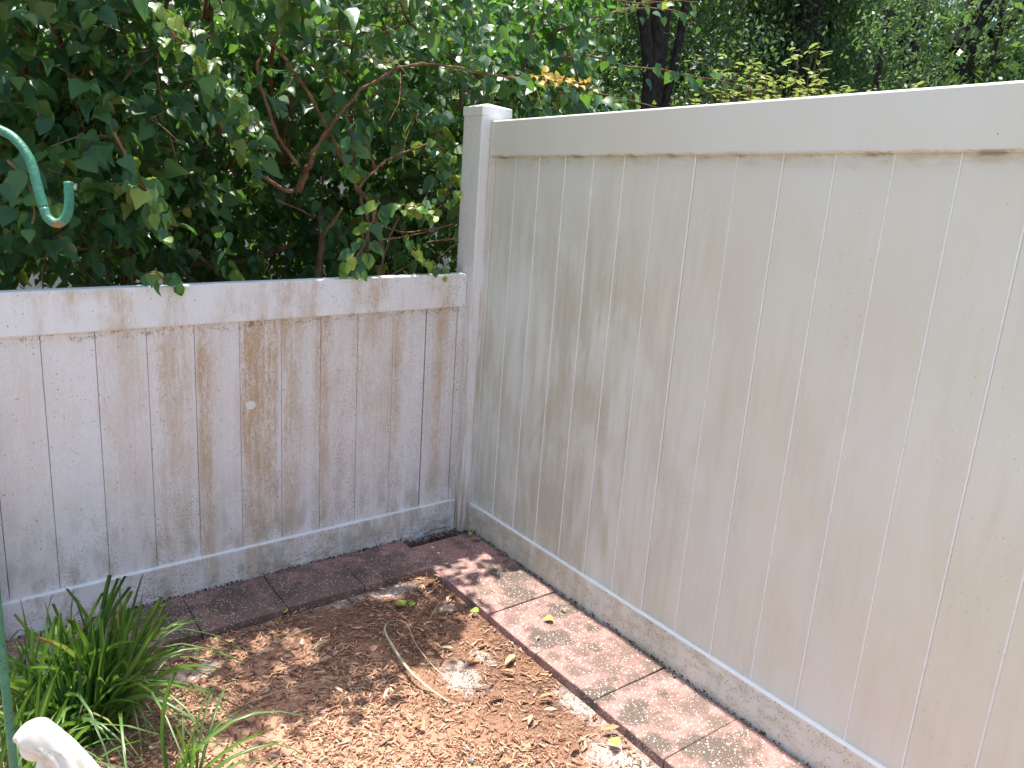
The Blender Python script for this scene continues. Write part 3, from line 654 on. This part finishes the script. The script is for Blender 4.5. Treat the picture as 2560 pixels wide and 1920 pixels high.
# ------------------------------------------------------------------ trees beyond the tall fence
def tree(name, label, base, trunk, limbs, ells, nleaf, lsize, mat, group='trees beyond the tall fence', clump=.32):
    T = tag(empty(name, (base[0], base[1], tilt(*base)-.03)), label, 'tree', group); b = np.array(T.location)
    bg_ = Bag(); P = smooth_path(trunk[0], 6); bg_.add(tube(P, np.linspace(trunk[1], trunk[2], len(P)), 9))
    mesh_obj('trunk', bg_.V, bg_.F, M_TRUNK, T, True, base=b)
    for pts, r0, r1 in limbs:
        P = smooth_path(pts, 6); v, f = tube(P, np.linspace(r0, r1, len(P)), 7); mesh_obj('limb', v, f, M_TRUNK, T, True, base=b)
    hx, hy = float(base[0]), float(base[1]); ells = list(ells) + ([(hx-.5, hy-.65, 3.4, .55, .4, 1.1), (hx+.45, hy-.75, 4.6, .7, .5, 1.0)] if name in ('pale_tree', 'leafy_sapling') else [(hx+.5, hy-.6, 2.6, .6, .4, .5)])
    pos = []
    tot = sum(e[3]*e[4]*e[5] for e in ells)
    for (cx, cy, cz, rx, ry, rz) in ells:
        k = int(nleaf*rx*ry*rz/tot); nc = max(8, k//70); u = norm(RNG.normal(0, 1, (nc, 3)))*(RNG.random((nc, 1))**.42)
        cc = u*np.array([rx, ry, rz]) + np.array([cx, cy, cz])
        idx = RNG.integers(0, nc, k); pos.append(cc[idx] + RNG.normal(0, clump*.5, (k, 3))*np.array([1, 1, .8]))
    pos = np.concatenate(pos); pos = pos[pos[:, 2] > .15]; n = len(pos)
    tip = norm(RNG.normal(0, 1, (n, 3)) + np.array([0, 0, -.7])); nr = norm(RNG.normal(0, .6, (n, 3)) + np.array([-.2, -.3, .7]))
    me = repeat_mesh('crown', SLIM_V, SLIM_F, pos-b, frames(tip, nr, lsize*RNG.uniform(.7, 1.3, n), 1.5), mat)
    o = link(bpy.data.objects.new('crown', me)); o.parent = T; return T
def gp(px, py, d):
    p = dep(px, py, d); return p
def trunk_at(px, d, r0, r1, top=8, lean=(0, 0)):
    p = dep(px, 150, d); x, y = float(p[0]), float(p[1])
    return (x, y), ([(x, y, -.1), (x+lean[0]*.3, y+lean[1]*.3, 2.2), (x+lean[0]*.6, y+lean[1]*.6, 4.5), (x+lean[0], y+lean[1], top)], r0, r1)
b_, t_ = trunk_at(1640, 7.5, .13, .07, 7); x, y = b_
tree('dark_tree', 'dark trunked tree behind the shoot tips, left of the others', b_, t_, [([(x, y, 2.4), (x-.3, y, 3.3), (x-.9, y+.2, 4.4)], .07, .03), ([(x, y, 1.8), (x+.25, y, 2.8), (x+.4, y, 4.2)], .06, .03)],
     [(x-.6, y+.8, 4.2, 1.9, 1.2, .9), (x-1.2, y+1.2, 2.6, 1.5, 1.0, 1.3), (x+.5, y+1.0, 2.2, 1.2, .8, 1.1), (x+.7, y+.6, 4.2, .9, .9, 1.4)], 46000, .062, M_TREELEAF)
b_, t_ = trunk_at(1870, 9.5, .10, .07, 8); x, y = b_
tree('pale_tree', 'fine leaved grey green tree between two darker trees', b_, t_, [([(x, y, 2), (x+.4, y-.1, 3.2), (x+.7, y, 4.6)], .06, .02)],
     [(x, y-.2, 4.2, 1.1, .9, 1.9), (x-.2, y+.3, 4.9, 1.5, .9, .6), (x+.1, y-.1, 2.3, 1.0, .8, 1.1)], 36000, .058, M_TREELEAF2)
b_, t_ = trunk_at(2010, 8.6, .19, .12, 9); x, y = b_
tree('dark_tree', 'thick dark tree wrapped in foliage above the bright weeds', b_, t_, [([(x, y, 2.6), (x+.6, y+.1, 3.6), (x+1.2, y+.1, 4.3)], .09, .03)],
     [(x+.3, y+.1, 3.6, .8, .7, 1.5), (x, y+.3, 4.8, 1.6, .9, .6), (x+.6, y-.3, 2.0, 1.2, .8, 1.0)], 40000, .060, M_TREELEAF)
b_, t_ = trunk_at(2270, 9.8, .10, .06, 4.6, (.3, .1)); x, y = b_; q = dep(2265, 160, 9.8); q2 = dep(2180, 32, 9.6); q3 = dep(2090, 30, 9.5)
tree('bent_tree', 'tree with a bent dark limb arching left over the foliage', b_, t_, [([tuple(dep(2275, 260, 9.8)), tuple(q), tuple(dep(2240, 45, 9.7)), tuple(q2), tuple(q3)], .075, .04)],
     [(x-.2, y+.9, 4.8, 1.5, .8, .6), (x, y+.6, 2.5, 1.5, .8, 1.2), (x-.7, y+1.0, 3.8, .9, .7, .9)], 34000, .060, M_TREELEAF)
b_, t_ = trunk_at(2400, 10.5, .12, .10, 3.0, (.2, 0)); x, y = b_
tree('spreading_tree', 'tree at the right with thick bare limbs rising against sky gaps', b_, t_,
     [([tuple(dep(2395, 130, 10.5)), tuple(dep(2430, 40, 10.4)), tuple(dep(2480, -30, 10.3)), tuple(dep(2560, -160, 10))], .13, .09), ([tuple(dep(2400, 140, 10.4)), tuple(dep(2460, 55, 10.2)), tuple(dep(2510, -10, 10)), tuple(dep(2600, -100, 9.8))], .07, .05), ([tuple(dep(2480, 90, 10.2)), tuple(dep(2540, 35, 10.1)), tuple(dep(2620, -30, 10))], .09, .07)],
     [(x+.2, y+.3, 2.6, 1.5, .8, 1.1), (x+1.3, y+.2, 3.1, 1.2, .8, .9), (x+1.4, y+.6, 4.9, 1.2, .7, .4), (x+.2, y+.9, 4.4, 1.0, .6, .5)], 32000, .060, M_TREELEAF2)
for k, (px, d, hgt, lab) in enumerate([(2480, 8.0, 2.3, 'low leafy sapling beneath the bare limbs at right'), (2200, 7.6, 2.15, 'low dark leafy sapling above the middle of the tall fence')]):
    b_, t_ = trunk_at(px, d, .04, .015, hgt); x, y = b_
    tree('leafy_sapling', lab, b_, t_, [], [(x, y, hgt-.25, 1.1, .7, .75), (x+.5, y+.2, hgt-.6, .9, .6, .6)], 15000, .052, M_TREELEAF, 'saplings beyond the tall fence')
# a far wood closes the view behind everything
pos = []
for k in range(64):
    az = math.radians(-24+k*2.0); rr = 14.5+random.uniform(-1.2, 1.6); n = 2300
    hh = random.uniform(5.2, 6.2) if az < math.radians(56) else random.uniform(3.9, 4.9)
    c = np.array([CAM[0]+rr*math.sin(az), CAM[1]+rr*math.cos(az), 0])
    pos.append(c + np.stack([RNG.normal(0, .6, n), RNG.normal(0, .6, n), RNG.random(n)**.8*hh], 1))
pos = np.concatenate(pos); n = len(pos)
me = repeat_mesh('far_wood', SLIM_V, SLIM_F, pos, frames(RNG.normal(0, 1, (n, 3)) + np.array([0, 0, -.5]), RNG.normal(0, .7, (n, 3)) + np.array([0, -.4, .6]), RNG.uniform(.13, .24, n), 1.8), M_TREELEAF)
tag(link(bpy.data.objects.new('far_wood', me)), 'dense far wood closing the view behind the garden', 'wood', kind='stuff')
# hedge behind the pale far fence, closing the gaps of the shrub
n = 26000; pos = np.stack([RNG.uniform(-4.5, 5.5, n), RNG.normal(6.2, .6, n), RNG.random(n)**.85*4.6], 1)
HE = tag(empty('tall_hedge', (.5, 6.2, 0)), 'dark hedge seen in the gaps of the shrub, behind the pale far fence', 'hedge')
me = repeat_mesh('crown', SLIM_V, SLIM_F, pos-np.array(HE.location), frames(RNG.normal(0, 1, (n, 3)) + np.array([0, 0, -.5]), RNG.normal(0, .6, (n, 3)) + np.array([0, -.5, .5]), RNG.uniform(.08, .13, n), 1.8), M_TREELEAF)
o = link(bpy.data.objects.new('crown', me)); o.parent = HE; o['kind'] = 'stuff'
for k in range(7):
    x = -4+k*1.45; v, f = tube(smooth_path([(x, 6.2, -.1), (x+.1, 6.25, 1.5), (x-.1, 6.2, 3.6)], 4), np.linspace(.06, .02, 9), 6); mesh_obj('trunk', v, f, M_TRUNK, HE, True, base=np.array(HE.location))

# ------------------------------------------------------------------ sunlit weeds above the tall fence
def weed(label, px, py_top, d, n, spread, hgt, oval=.055):
    top = dep(px, py_top, d); x, y = float(top[0]), float(top[1])
    W = tag(empty('weed', (x, y, tilt(x, y)-.03)), label, 'weed', 'weeds growing behind the tall fence'); b = np.array(W.location); bg_ = Bag(); P_, D_, N_ = [], [], []
    for k in range(n):
        tx, ty = x+random.gauss(0, spread), y+random.gauss(0, spread*.7); tz = top[2]-abs(random.gauss(0, hgt)) if k else top[2]
        pts = smooth_path([(x+(tx-x)*.3, y+(ty-y)*.3, b[2]-.02), (x+(tx-x)*.7, y+(ty-y)*.7, tz*.55), (tx, ty, tz)], 8)
        bg_.add(tube(pts, np.linspace(.007, .0025, len(pts)), 4, False))
        for i in range(len(pts)//3, len(pts)):
            for _ in range(3):
                a = random.uniform(0, 6.28); P_.append(pts[i]+RNG.normal(0, .02, 3)); D_.append((math.cos(a), math.sin(a), random.uniform(-.3, .5))); N_.append((random.gauss(0, .3), random.gauss(0, .3), 1))
    mesh_obj('stem', bg_.V, bg_.F, M_TWIG, W, True, base=b)
    me = repeat_mesh('leaves', OVAL_V, OVAL_F, np.array(P_)-b, frames(np.array(D_), np.array(N_), oval*RNG.uniform(.7, 1.4, len(P_)), 1.0), M_WEED); o = link(bpy.data.objects.new('leaves', me)); o.parent = W; o['kind'] = 'stuff'
weed('tall pale green weed rising highest above the tall fence', 2030, 125, 5.6, 7, .07, .12, .07)
weed('bushy yellow green weed left of the tallest weed', 1870, 165, 5.6, 40, .24, .18)
weed('low yellow green weeds on the tall fence line below the tallest weed', 1985, 205, 5.3, 44, .26, .10)
weed('low sunlit weed at the right end of the weed patch', 2090, 222, 5.2, 24, .22, .08)
weed('lone small weed tip on the right of the tall fence top', 2290, 200, 5.0, 3, .04, .05)

# ------------------------------------------------------------------ mulch, crumbs, litter
def in_patch(x, y):
    for px, py, ax, ay in PATCH:
        g_ = grd(px, py)
        if ((x-g_[0])/ax)**2+((y-g_[1])/ay)**2 < .55: return True
    return False
PG = [(grd(a, b), c, d) for a, b, c, d in PATCH]
def scatter(n, x0, x1, y0, y1, dens):
    out = []
    while len(out) < n:
        x, y = random.uniform(x0, x1), random.uniform(y0, y1)
        if random.random() < dens(x, y): out.append((x, y))
    return np.array(out)
def dens_mulch(x, y):
    for g_, ax, ay in PG:
        if ((x-g_[0])/ax)**2+((y-g_[1])/ay)**2 < .6: return .07
    right = .32 if .75*x+.25*y > -.78 else 1.0
    clumpn = .55+.45*math.sin(9*x+4*math.sin(5*y))*math.sin(8*y+2)
    return right*max(.25, clumpn)
CHIP_V, CHIP_F = box(-.5, .5, -.5, .5, -.5, .5)
CHIP_V = [(x*(1-.35*(y > 0)), y, z+.25*(y*y)) for x, y, z in CHIP_V]
def chips(name, n, lmin, lmax, wr, dens, x0=-2.05, x1=-.357, y0=-1.95, y1=-.315, lift=.003, mat=M_CHIP):
    xy = scatter(n, x0, x1, y0, y1, dens); a = RNG.uniform(0, 6.283, n); L = RNG.uniform(lmin, lmax, n)*RNG.uniform(.5, 1, n)
    zz = np.array([gz(x, y) for x, y in xy]) + lift + RNG.random(n)*lift*1.5; el = RNG.normal(0, .22, n)
    tip = np.stack([np.cos(a), np.sin(a), el], 1); nr = np.stack([RNG.normal(0, .3, n), RNG.normal(0, .3, n), np.ones(n)], 1)
    y_ = norm(tip); x_ = norm(np.cross(y_, nr)); z_ = np.cross(x_, y_)
    W = L*RNG.uniform(wr[0], wr[1], n); H = np.minimum(.005, L*.13)*RNG.uniform(.5, 1.2, n)
    A = np.stack([x_*W[:, None], y_*L[:, None], z_*H[:, None]], 2)
    return repeat_mesh(name, CHIP_V, CHIP_F, np.column_stack([xy, zz]), A, mat)
me = chips('bark_mulch', 21000, .010, .032, (.10, .34), dens_mulch); tag(link(bpy.data.objects.new('bark_mulch', me)), 'loose shredded reddish bark mulch covering the bed', 'mulch', kind='stuff')
me = chips('mulch_shreds', 26000, .006, .017, (.06, .25), lambda x, y: max(.35, dens_mulch(x, y)), lift=.002); tag(link(bpy.data.objects.new('mulch_shreds', me)), 'fine shredded bark fibres between the mulch chips', 'mulch', kind='stuff')
# larger chips one by one
cb = bpy.data.meshes.new('bark_chip'); cb.from_pydata([(x*.26, y, z*.12) for x, y, z in CHIP_V], [], CHIP_F); cb.materials.append(M_CHIP)
for x, y in scatter(46, -1.7, -.40, -1.75, -.5, dens_mulch):
    o = link(bpy.data.objects.new('bark_chip', cb)); s = random.uniform(.028, .05); o.scale = (s, s, s); o.location = (x, y, gz(x, y)+.008); o.rotation_euler = (random.gauss(0, .2), random.gauss(0, .2), random.uniform(0, 6.28))
    tag(o, 'larger flat bark chip lying loose on the mulch', 'bark chip', 'larger bark chips on the mulch')
# dark crumbs in the joint between fence and pavers
cr = []
for _ in range(650):
    if random.random() < .5: cr.append((random.uniform(-1.8, -.34), -.026-abs(random.gauss(0, .006)), 'L'))
    else: cr.append((-.026-abs(random.gauss(0, .007)), random.uniform(-2.2, -.1), 'R'))
for _ in range(420): cr.append((random.uniform(-.335, -.03), random.uniform(-.112, -.03), 'C'))
xy = np.array([(a, b) for a, b, c in cr]); n = len(xy); zz = np.array([tilt(a, b)+(.002 if c != 'C' else -.012)+random.random()*.006 for a, b, c in cr])
A = frames(RNG.normal(0, 1, (n, 3)), RNG.normal(0, 1, (n, 3)), RNG.uniform(.002, .0075, n), .6)
me = repeat_mesh('soil_crumbs', CHIP_V, CHIP_F, np.column_stack([xy, zz]), A*np.array([1, 1, .5]), M_CRUMB); tag(link(bpy.data.objects.new('soil_crumbs', me)), 'dark soil crumbs along the foot of both fences', 'soil', kind='stuff')
# leaf litter behind the low fence
n = 9000; xy = np.stack([RNG.uniform(-4, 3, n), RNG.uniform(.3, 8, n)], 1); zz = np.array([tilt(a, b)-.02 for a, b in xy])+RNG.random(n)*.02
me = repeat_mesh('leaf_litter', OVAL_V, OVAL_F, np.column_stack([xy, zz]), frames(RNG.normal(0, 1, (n, 3))*np.array([1, 1, .25]), RNG.normal(0, .4, (n, 3))+np.array([0, 0, 1]), RNG.uniform(.04, .09, n)), M_LITTER)
tag(link(bpy.data.objects.new('leaf_litter', me)), 'brown leaf litter on the ground behind the low fence', 'leaf litter', kind='stuff')

# ------------------------------------------------------------------ fallen leaves
def plain(name, c, tr=None):
    t = NT(name); n = t.noise(t.pos(), 120, 3); return t.done(t.bsdf(t.mix(n, c, tuple(v*.65 for v in c)), .6, None, .3))
FL = {'green': plain('fallen_green_leaf', (.24, .42, .05)), 'yellow': plain('fallen_yellow_leaf', (.55, .50, .10)), 'tan': plain('fallen_tan_leaf', (.42, .25, .13)), 'brown': plain('fallen_brown_leaf', (.24, .13, .085)), 'pink': plain('fallen_grey_brown_leaf', (.36, .24, .21)), 'pale': plain('fallen_pale_leaf', (.46, .34, .22))}
def fallen(px, py, kind, size, rot, label, h=-.018, shape='oval', cup=.3):
    p = grd(px, py, h); base = OVAL_V if shape == 'oval' else LEAF_V; faces = OVAL_F if shape == 'oval' else LEAF_F
    size *= .85 if kind in ('tan', 'pale', 'brown') and h < 0 else 1
    V = [(x*size*(.7 if kind in ('tan', 'pale') else 1), (y-.5)*size, (z+cup*abs(x)+cup*.5*(y-.5)**2)*size+.002) for x, y, z in base]
    o = mesh_obj('fallen_leaf', V, faces, FL[kind], None, True); o.location = p; o.rotation_euler = (random.gauss(0, .12), random.gauss(0, .12), rot)
    tag(o, label, 'leaf', 'fallen leaves')
fallen(1000,1512,'green',.042,.6,'bright green rounded fallen leaf on the whitish mulch',-.012,'heart')
fallen(1029,1513,'green',.026,2.2,'smaller green fallen leaf right of the bright rounded one',-.012,'heart')
fallen(1186,1528,'green',.030,1.2,'green yellow fallen leaf against the inner paver edge',-.010,'heart')
fallen(1370,1549,'yellow',.034,1.0,'yellow leaf on the paver nearest the shade edge',.006,'heart')
fallen(1345,1595,'pale',.026,2.0,'thin pale leaf sliver on the paver below the yellow leaf',.005)
fallen(1534,1856,'yellow',.036,.3,'yellow fallen leaf on the white patch by the lower paver edge',-.010,'heart')
fallen(712,1529,'yellow',.026,.4,'small yellow leaf at the edge of the left paver row',-.012,'heart')
fallen(1072,1456,'brown',.075,2.0,'reddish brown curled leaf in the inner corner of the pavers',-.010)
fallen(1050,1450,'tan',.06,1.2,'tan curled leaf left of the reddish one in the paver corner',-.010)
fallen(1095,1442,'tan',.055,.5,'tan leaf tucked into the tip of the paver corner',-.008)
fallen(1128,1490,'tan',.055,1.9,'tan curled leaf pair along the inner paver edge',-.012)
fallen(1118,1500,'pale',.045,2.6,'pale dry leaf under the tan leaf by the inner paver edge',-.014)
fallen(1022,1348,'pale',.075,2.9,'long olive grey leaf at the left of the corner debris gap',.0)
fallen(1075,1330,'pink',.085,1.9,'large pinkish brown leaf in the corner debris gap',.002)
fallen(1058,1318,'brown',.07,2.4,'brown leaf lying behind the large pinkish leaf in the corner',.004)
fallen(1110,1320,'pink',.075,1.6,'long pinkish leaf close to the corner post foot',.006)
fallen(1090,1345,'brown',.06,.4,'dark brown leaf at the front of the corner debris gap',.0)
fallen(1176,1335,'yellow',.04,2.4,'olive yellow leaf at the foot of the tall fence corner',.01)
fallen(1190,1350,'pink',.055,1.2,'curled grey pink leaf on the corner paver by the fence',.008)
fallen(1255,1385,'brown',.05,1.1,'dark curled leaf at the tall fence foot past the corner',.008)
fallen(1408,1525,'pale',.03,.3,'tiny white scrap on the paver near the tall fence',.005)
fallen(1275,1650,'pale',.085,2.0,'long pale leaf beside the white patch and the paver edge',-.012)
fallen(1270,1680,'tan',.065,.5,'tan leaf just below the long pale leaf',-.012)
fallen(1240,1738,'brown',.07,1.6,'brown curled leaf by the dark hollow in the mulch',-.010)
fallen(1365,1742,'tan',.065,1.3,'orange tan leaf near the right pavers, halfway down',-.010)
fallen(1375,1775,'pale',.05,1.0,'pale leaf below the orange tan leaf near the pavers',-.010)
fallen(1325,1800,'pale',.055,2.3,'pale forked leaf on the dark soil',-.010)
fallen(1525,1822,'tan',.07,1.2,'tan leaf touching the paver edge at lower right',-.010)
fallen(1435,1870,'brown',.055,1.9,'brown leaf on the bare soil at lower right',-.012)
fallen(1118,1620,'pale',.05,.9,'pale leaf in the shade right of the palm strip',-.012)
fallen(1175,1652,'tan',.045,2.7,'small tan leaf left of the white patch',-.012)
fallen(800,1615,'pale',.07,1.7,'pale curled leaf in shaded mulch left of the palm strip',-.010)
fallen(812,1650,'pale',.06,1.4,'grey pale leaf on the boundary of shade and sun',-.010)
fallen(700,1677,'tan',.06,1.5,'tan leaf on sunlit mulch in the middle of the bed',-.010)
fallen(1000,1728,'tan',.075,1.5,'orange tan leaf left of the palm strip end',-.010)
fallen(610,1795,'tan',.07,.5,'tan upright leaf on sunlit mulch at left',-.006)
fallen(480,1640,'brown',.05,.7,'brown leaf at the whitish patch by the grass',-.010)
fallen(1040,1815,'tan',.055,1.8,'dark edged chip like leaf low in the middle of the bed',-.010)
fallen(1260,1905,'tan',.05,1.1,'orange leaf at the lower edge of the bed',-.010)
# twigs
def twig(label, pts, r):
    P = smooth_path([grd(a, b, h) for a, b, h in pts], 5); v, f = tube(P, np.linspace(r, r*.5, len(P)), 5); c = P[len(P)//2].copy(); o = mesh_obj('twig', v, f, M_DRY, None, True, base=c); tag(o, label, 'twig', 'twigs on the mulch')
twig('long thin pale twig lying across the sunlit mulch', [(655,1742,-.012),(750,1712,-.006),(800,1700,-.008),(875,1690,-.012)], .0022)
twig('thin pale twig rising in the shade near the left pavers', [(640,1640,-.008),(725,1590,-.002),(790,1565,-.010)], .0018)
twig('thin twig standing against the inner paver corner', [(1080,1455,-.010),(1083,1435,.03),(1086,1425,.05)], .0012)
twig('thin stalk right of the two green leaves', [(1075,1545,-.010),(1090,1520,-.002),(1104,1500,-.010)], .0013)
twig('pale stalk pointing up from the dark soil', [(1175,1640,-.010),(1180,1625,.0),(1194,1614,.004)], .0015)
twig('curved dry stalk by the lower white patch', [(1450,1850,-.012),(1475,1836,-.006),(1500,1840,-.008),(1490,1850,-.012)], .0018)
twig('dark thin twig crossing the shaded mulch near the grass', [(480,1790,-.012),(560,1780,-.006),(650,1745,-.010)], .0020)

# fallen palm strip, looped on the mulch
pp = [(1120,1753,-.016),(1063,1713,-.008),(1016,1667,-.002),(978,1609,.006),(962,1577,.012),(969,1557,.016),(990,1551,.018),(1013,1557,.016),(1024,1574,.012),(1039,1609,.004),(1062,1641,-.004),(1088,1670,-.008),(1120,1696,-.012),(1160,1710,-.014),(1225,1716,-.017)]
P = smooth_path([grd(a, b, h) for a, b, h in pp], 6); n = len(P); T = norm(np.gradient(P, axis=0)); V = []; F = []
for i in range(n):
    t = i/(n-1); hw = .0048*(1-.75*min(1, max(0, (t-.35)/.3)))*(1 if t < .95 else .5) if t > .04 else .003
    up = np.array([0, 0, 1.0]); sd_ = norm(np.cross(T[i], up)); tw = .5*math.sin(t*5); sd_ = norm(sd_*math.cos(tw)+up*math.sin(tw)); nn = np.cross(sd_, T[i])
    V += [P[i]-sd_*hw+nn*.0012, P[i]-nn*.0012, P[i]+sd_*hw+nn*.0012, P[i]+nn*.0008]
for i in range(n-1):
    for k in range(4): F.append((i*4+k, i*4+(k+1) % 4, i*4+4+(k+1) % 4, i*4+4+k))
o = mesh_obj('palm_strip', V, F, M_DRY, None, True, base=P[n//2].copy()); tag(o, 'dry pale palm leaf strip looped on the mulch', 'palm strip')
# crumpled foil scrap
bm = bmesh.new(); bmesh.ops.create_icosphere(bm, subdivisions=2, radius=.009)
for v in bm.verts: v.co *= random.uniform(.65, 1.15); v.co.z *= .7
me = bpy.data.meshes.new('foil_scrap'); bm.to_mesh(me); bm.free(); me.materials.append(M_FOIL); o = link(bpy.data.objects.new('foil_scrap', me)); o.location = grd(1177, 1900, -.012); tag(o, 'small shiny crumpled foil scrap on the mulch', 'foil scrap')

# ------------------------------------------------------------------ liriope grass at lower left
BL = []
def blade_mesh(kind):
    n = 9; V = []; F = []
    for i in range(n):
        t = i/(n-1); x = kind*(t**1.9)*.62; z = t*(1-.16*kind*t) - .30*kind*kind*max(0, t-.55)**2*3; hw = .5*(.8+.45*t)*(1-t**2.6)+.008
        V += [(x-.02, -hw, z), (x+.006, 0, z-.006), (x-.02, hw, z)]
    for i in range(n-1): F += [(i*3, i*3+1, i*3+4, i*3+3), (i*3+1, i*3+2, i*3+5, i*3+4)]
    me = bpy.data.meshes.new('blade'); me.from_pydata([(x, y*.026, z) for x, y, z in V], [], F); me.materials.append(M_BLADE)
    me.polygons.foreach_set('use_smooth', [True]*len(me.polygons)); return me
KM = [blade_mesh(k) for k in (.25, .55, .9, 1.3, 1.7)]
def clump(label, x, y, n, lmin, lmax, rad, bias):
    G = tag(empty('grass_clump', (x, y, gz(x, y))), label, 'grass', 'strap leaved grass clumps')
    for k in range(n):
        a = random.uniform(0, 6.283); d = np.array([math.cos(a), math.sin(a)])*.9 + np.array(bias); ang = math.atan2(d[1], d[0]); r = rad*math.sqrt(random.random()); a2 = random.uniform(0, 6.283)
        o = link(bpy.data.objects.new('blade', random.choice(KM))); o.parent = G; L = random.uniform(lmin, lmax)
        o.location = (r*math.cos(a2), r*math.sin(a2), -.01); o.scale = (L, L*random.uniform(.9, 1.25), L); o.rotation_euler = (random.gauss(0, .12), random.gauss(.05, .16), ang+random.gauss(0, .2))
clump('large strap leaved grass clump leaning right over the mulch', -1.60, -.60, 170, .27, .47, .085, (.55, -.1))
clump('grass clump behind the white statue at the left edge', -1.74, -.60, 70, .25, .46, .08, (.0, .1))
clump('grass clump at the bottom edge with blades arching right', -1.47, -1.0, 16, .24, .42, .05, (.6, -.1))
clump('grass clump beside the green pole below the low fence', -1.80, -.86, 45, .22, .40, .07, (.1, .1))

# ------------------------------------------------------------------ green shepherd's hook
hk = [(-1.813,-1.426,-.25),(-1.813,-1.426,.4),(-1.812,-1.424,1.0),(-1.810,-1.420,1.42),(-1.803,-1.414,1.505),(-1.786,-1.410,1.546)] + [tuple(dep(a, b, 1.1)) for a, b in [(0,325),(40,350),(75,400),(95,470),(110,522)]]
HK = tag(empty('plant_hook', (-1.813, -1.426, tilt(-1.813, -1.426)-.03)), "green metal shepherd's hook pole with curled end, paint chipped and rusty", 'garden hook'); bH = np.array(HK.location)
P = smooth_path(hk, 8); v, f = tube(P, .0066, 12); mesh_obj('pole', v, f, M_HOOK, HK, True, base=bH)
P = smooth_path([tuple(dep(a, b, 1.1)) for a, b in [(110,522),(120,545),(140,558),(160,550),(171,525),(173,490),(171,456)]], 7); v, f = tube(P, np.linspace(.0066, .0064, len(P)), 12); o = mesh_obj('hook', v, f, M_HOOK, HK, True, base=bH); o['label'] = 'upturned rusty hook end'

# ------------------------------------------------------------------ white veiled statue
DS = 1.2; mpp = DS/FPX
c0 = dep(100, 1850, DS); fx = norm(np.array([_R[0], _R[1], 0])); fy = np.array([-fx[1], fx[0], 0])      # fx: to the right in the picture
def sx(px): return (px-100)*mpp
def sz(py): return (1850-py)*mpp
ST = tag(empty('garden_statue', (float(c0[0]), float(c0[1]), tilt(c0[0], c0[1])-.03)), 'white garden statue with veiled bowed head at lower left', 'statue'); bS2 = np.array(ST.location)
rows = [(1789.5,101,112,4),(1791,93,120,9),(1796,80,127,16),(1805,66,133,23),(1817,54,141,29),(1830,44,153,33),(1841,39,163,35),(1850,41,172,36),(1856,60,177,36),(1866,90,185,36),(1880,104,195,37),(1897,108,207,39),(1920,108,221,43),(1960,100,243,52),(2020,80,262,66),(2120,60,280,80),(2300,50,290,88),(2500,45,300,95),(2800,35,312,104)]
V = []; F = []; K = 40
for r, (py, l, rr, dp) in enumerate(rows):
    cx, hw = (sx(l)+sx(rr))/2, (sx(rr)-sx(l))/2; hd = dp*mpp; z = sz(py)
    fold = min(1, max(0, (r-3)/5))*.085
    for k in range(K):
        a = 2*math.pi*k/K; m = 1+fold*math.sin(9*a+.8*r*.35)+fold*.5*math.sin(17*a+1)
        V.append(c0 + fx*(cx+hw*m*math.cos(a)) + fy*(hd*m*math.sin(a)) + np.array([0, 0, z]))
for r in range(len(rows)-1):
    for k in range(K): F.append((r*K+k, r*K+(k+1) % K, (r+1)*K+(k+1) % K, (r+1)*K+k))
F.append(tuple(range(K-1, -1, -1)))
zb = bS2[2]-.01
V = [np.array([v[0], v[1], max(v[2], zb)]) for v in V]
mesh_obj('veil_and_robe', V, F, M_STATUE, ST, True, base=bS2)
def ellip(name, px, py, a, b, c, tilt_=0, parent=ST):
    bm = bmesh.new(); bmesh.ops.create_uvsphere(bm, u_segments=24, v_segments=16, radius=1); vs_ = []
    for v in bm.verts:
        x_, y_, z_ = v.co.x*a, v.co.y*b, v.co.z*c
        x2, z2 = x_*math.cos(tilt_)-z_*math.sin(tilt_), x_*math.sin(tilt_)+z_*math.cos(tilt_); vs_.append(c0+fx*(sx(px)+x2)+fy*y_+np.array([0, 0, sz(py)+z2]))
    fs = [tuple(v.index for v in f.verts) for f in bm.faces]; bm.free(); return mesh_obj(name, vs_, fs, M_STATUE, parent, True, base=bS2)
ellip('face', 82, 1870, .0200, .0175, .0235, .30); ellip('nose', 56, 1876, .0042, .0035, .0065, .5); ellip('chin', 80, 1897, .010, .010, .006, .2); ellip('neck', 108, 1915, .0125, .0125, .030, -.2)

print('hero leaves', HN[0], 'foliage leaves', len(Lp))
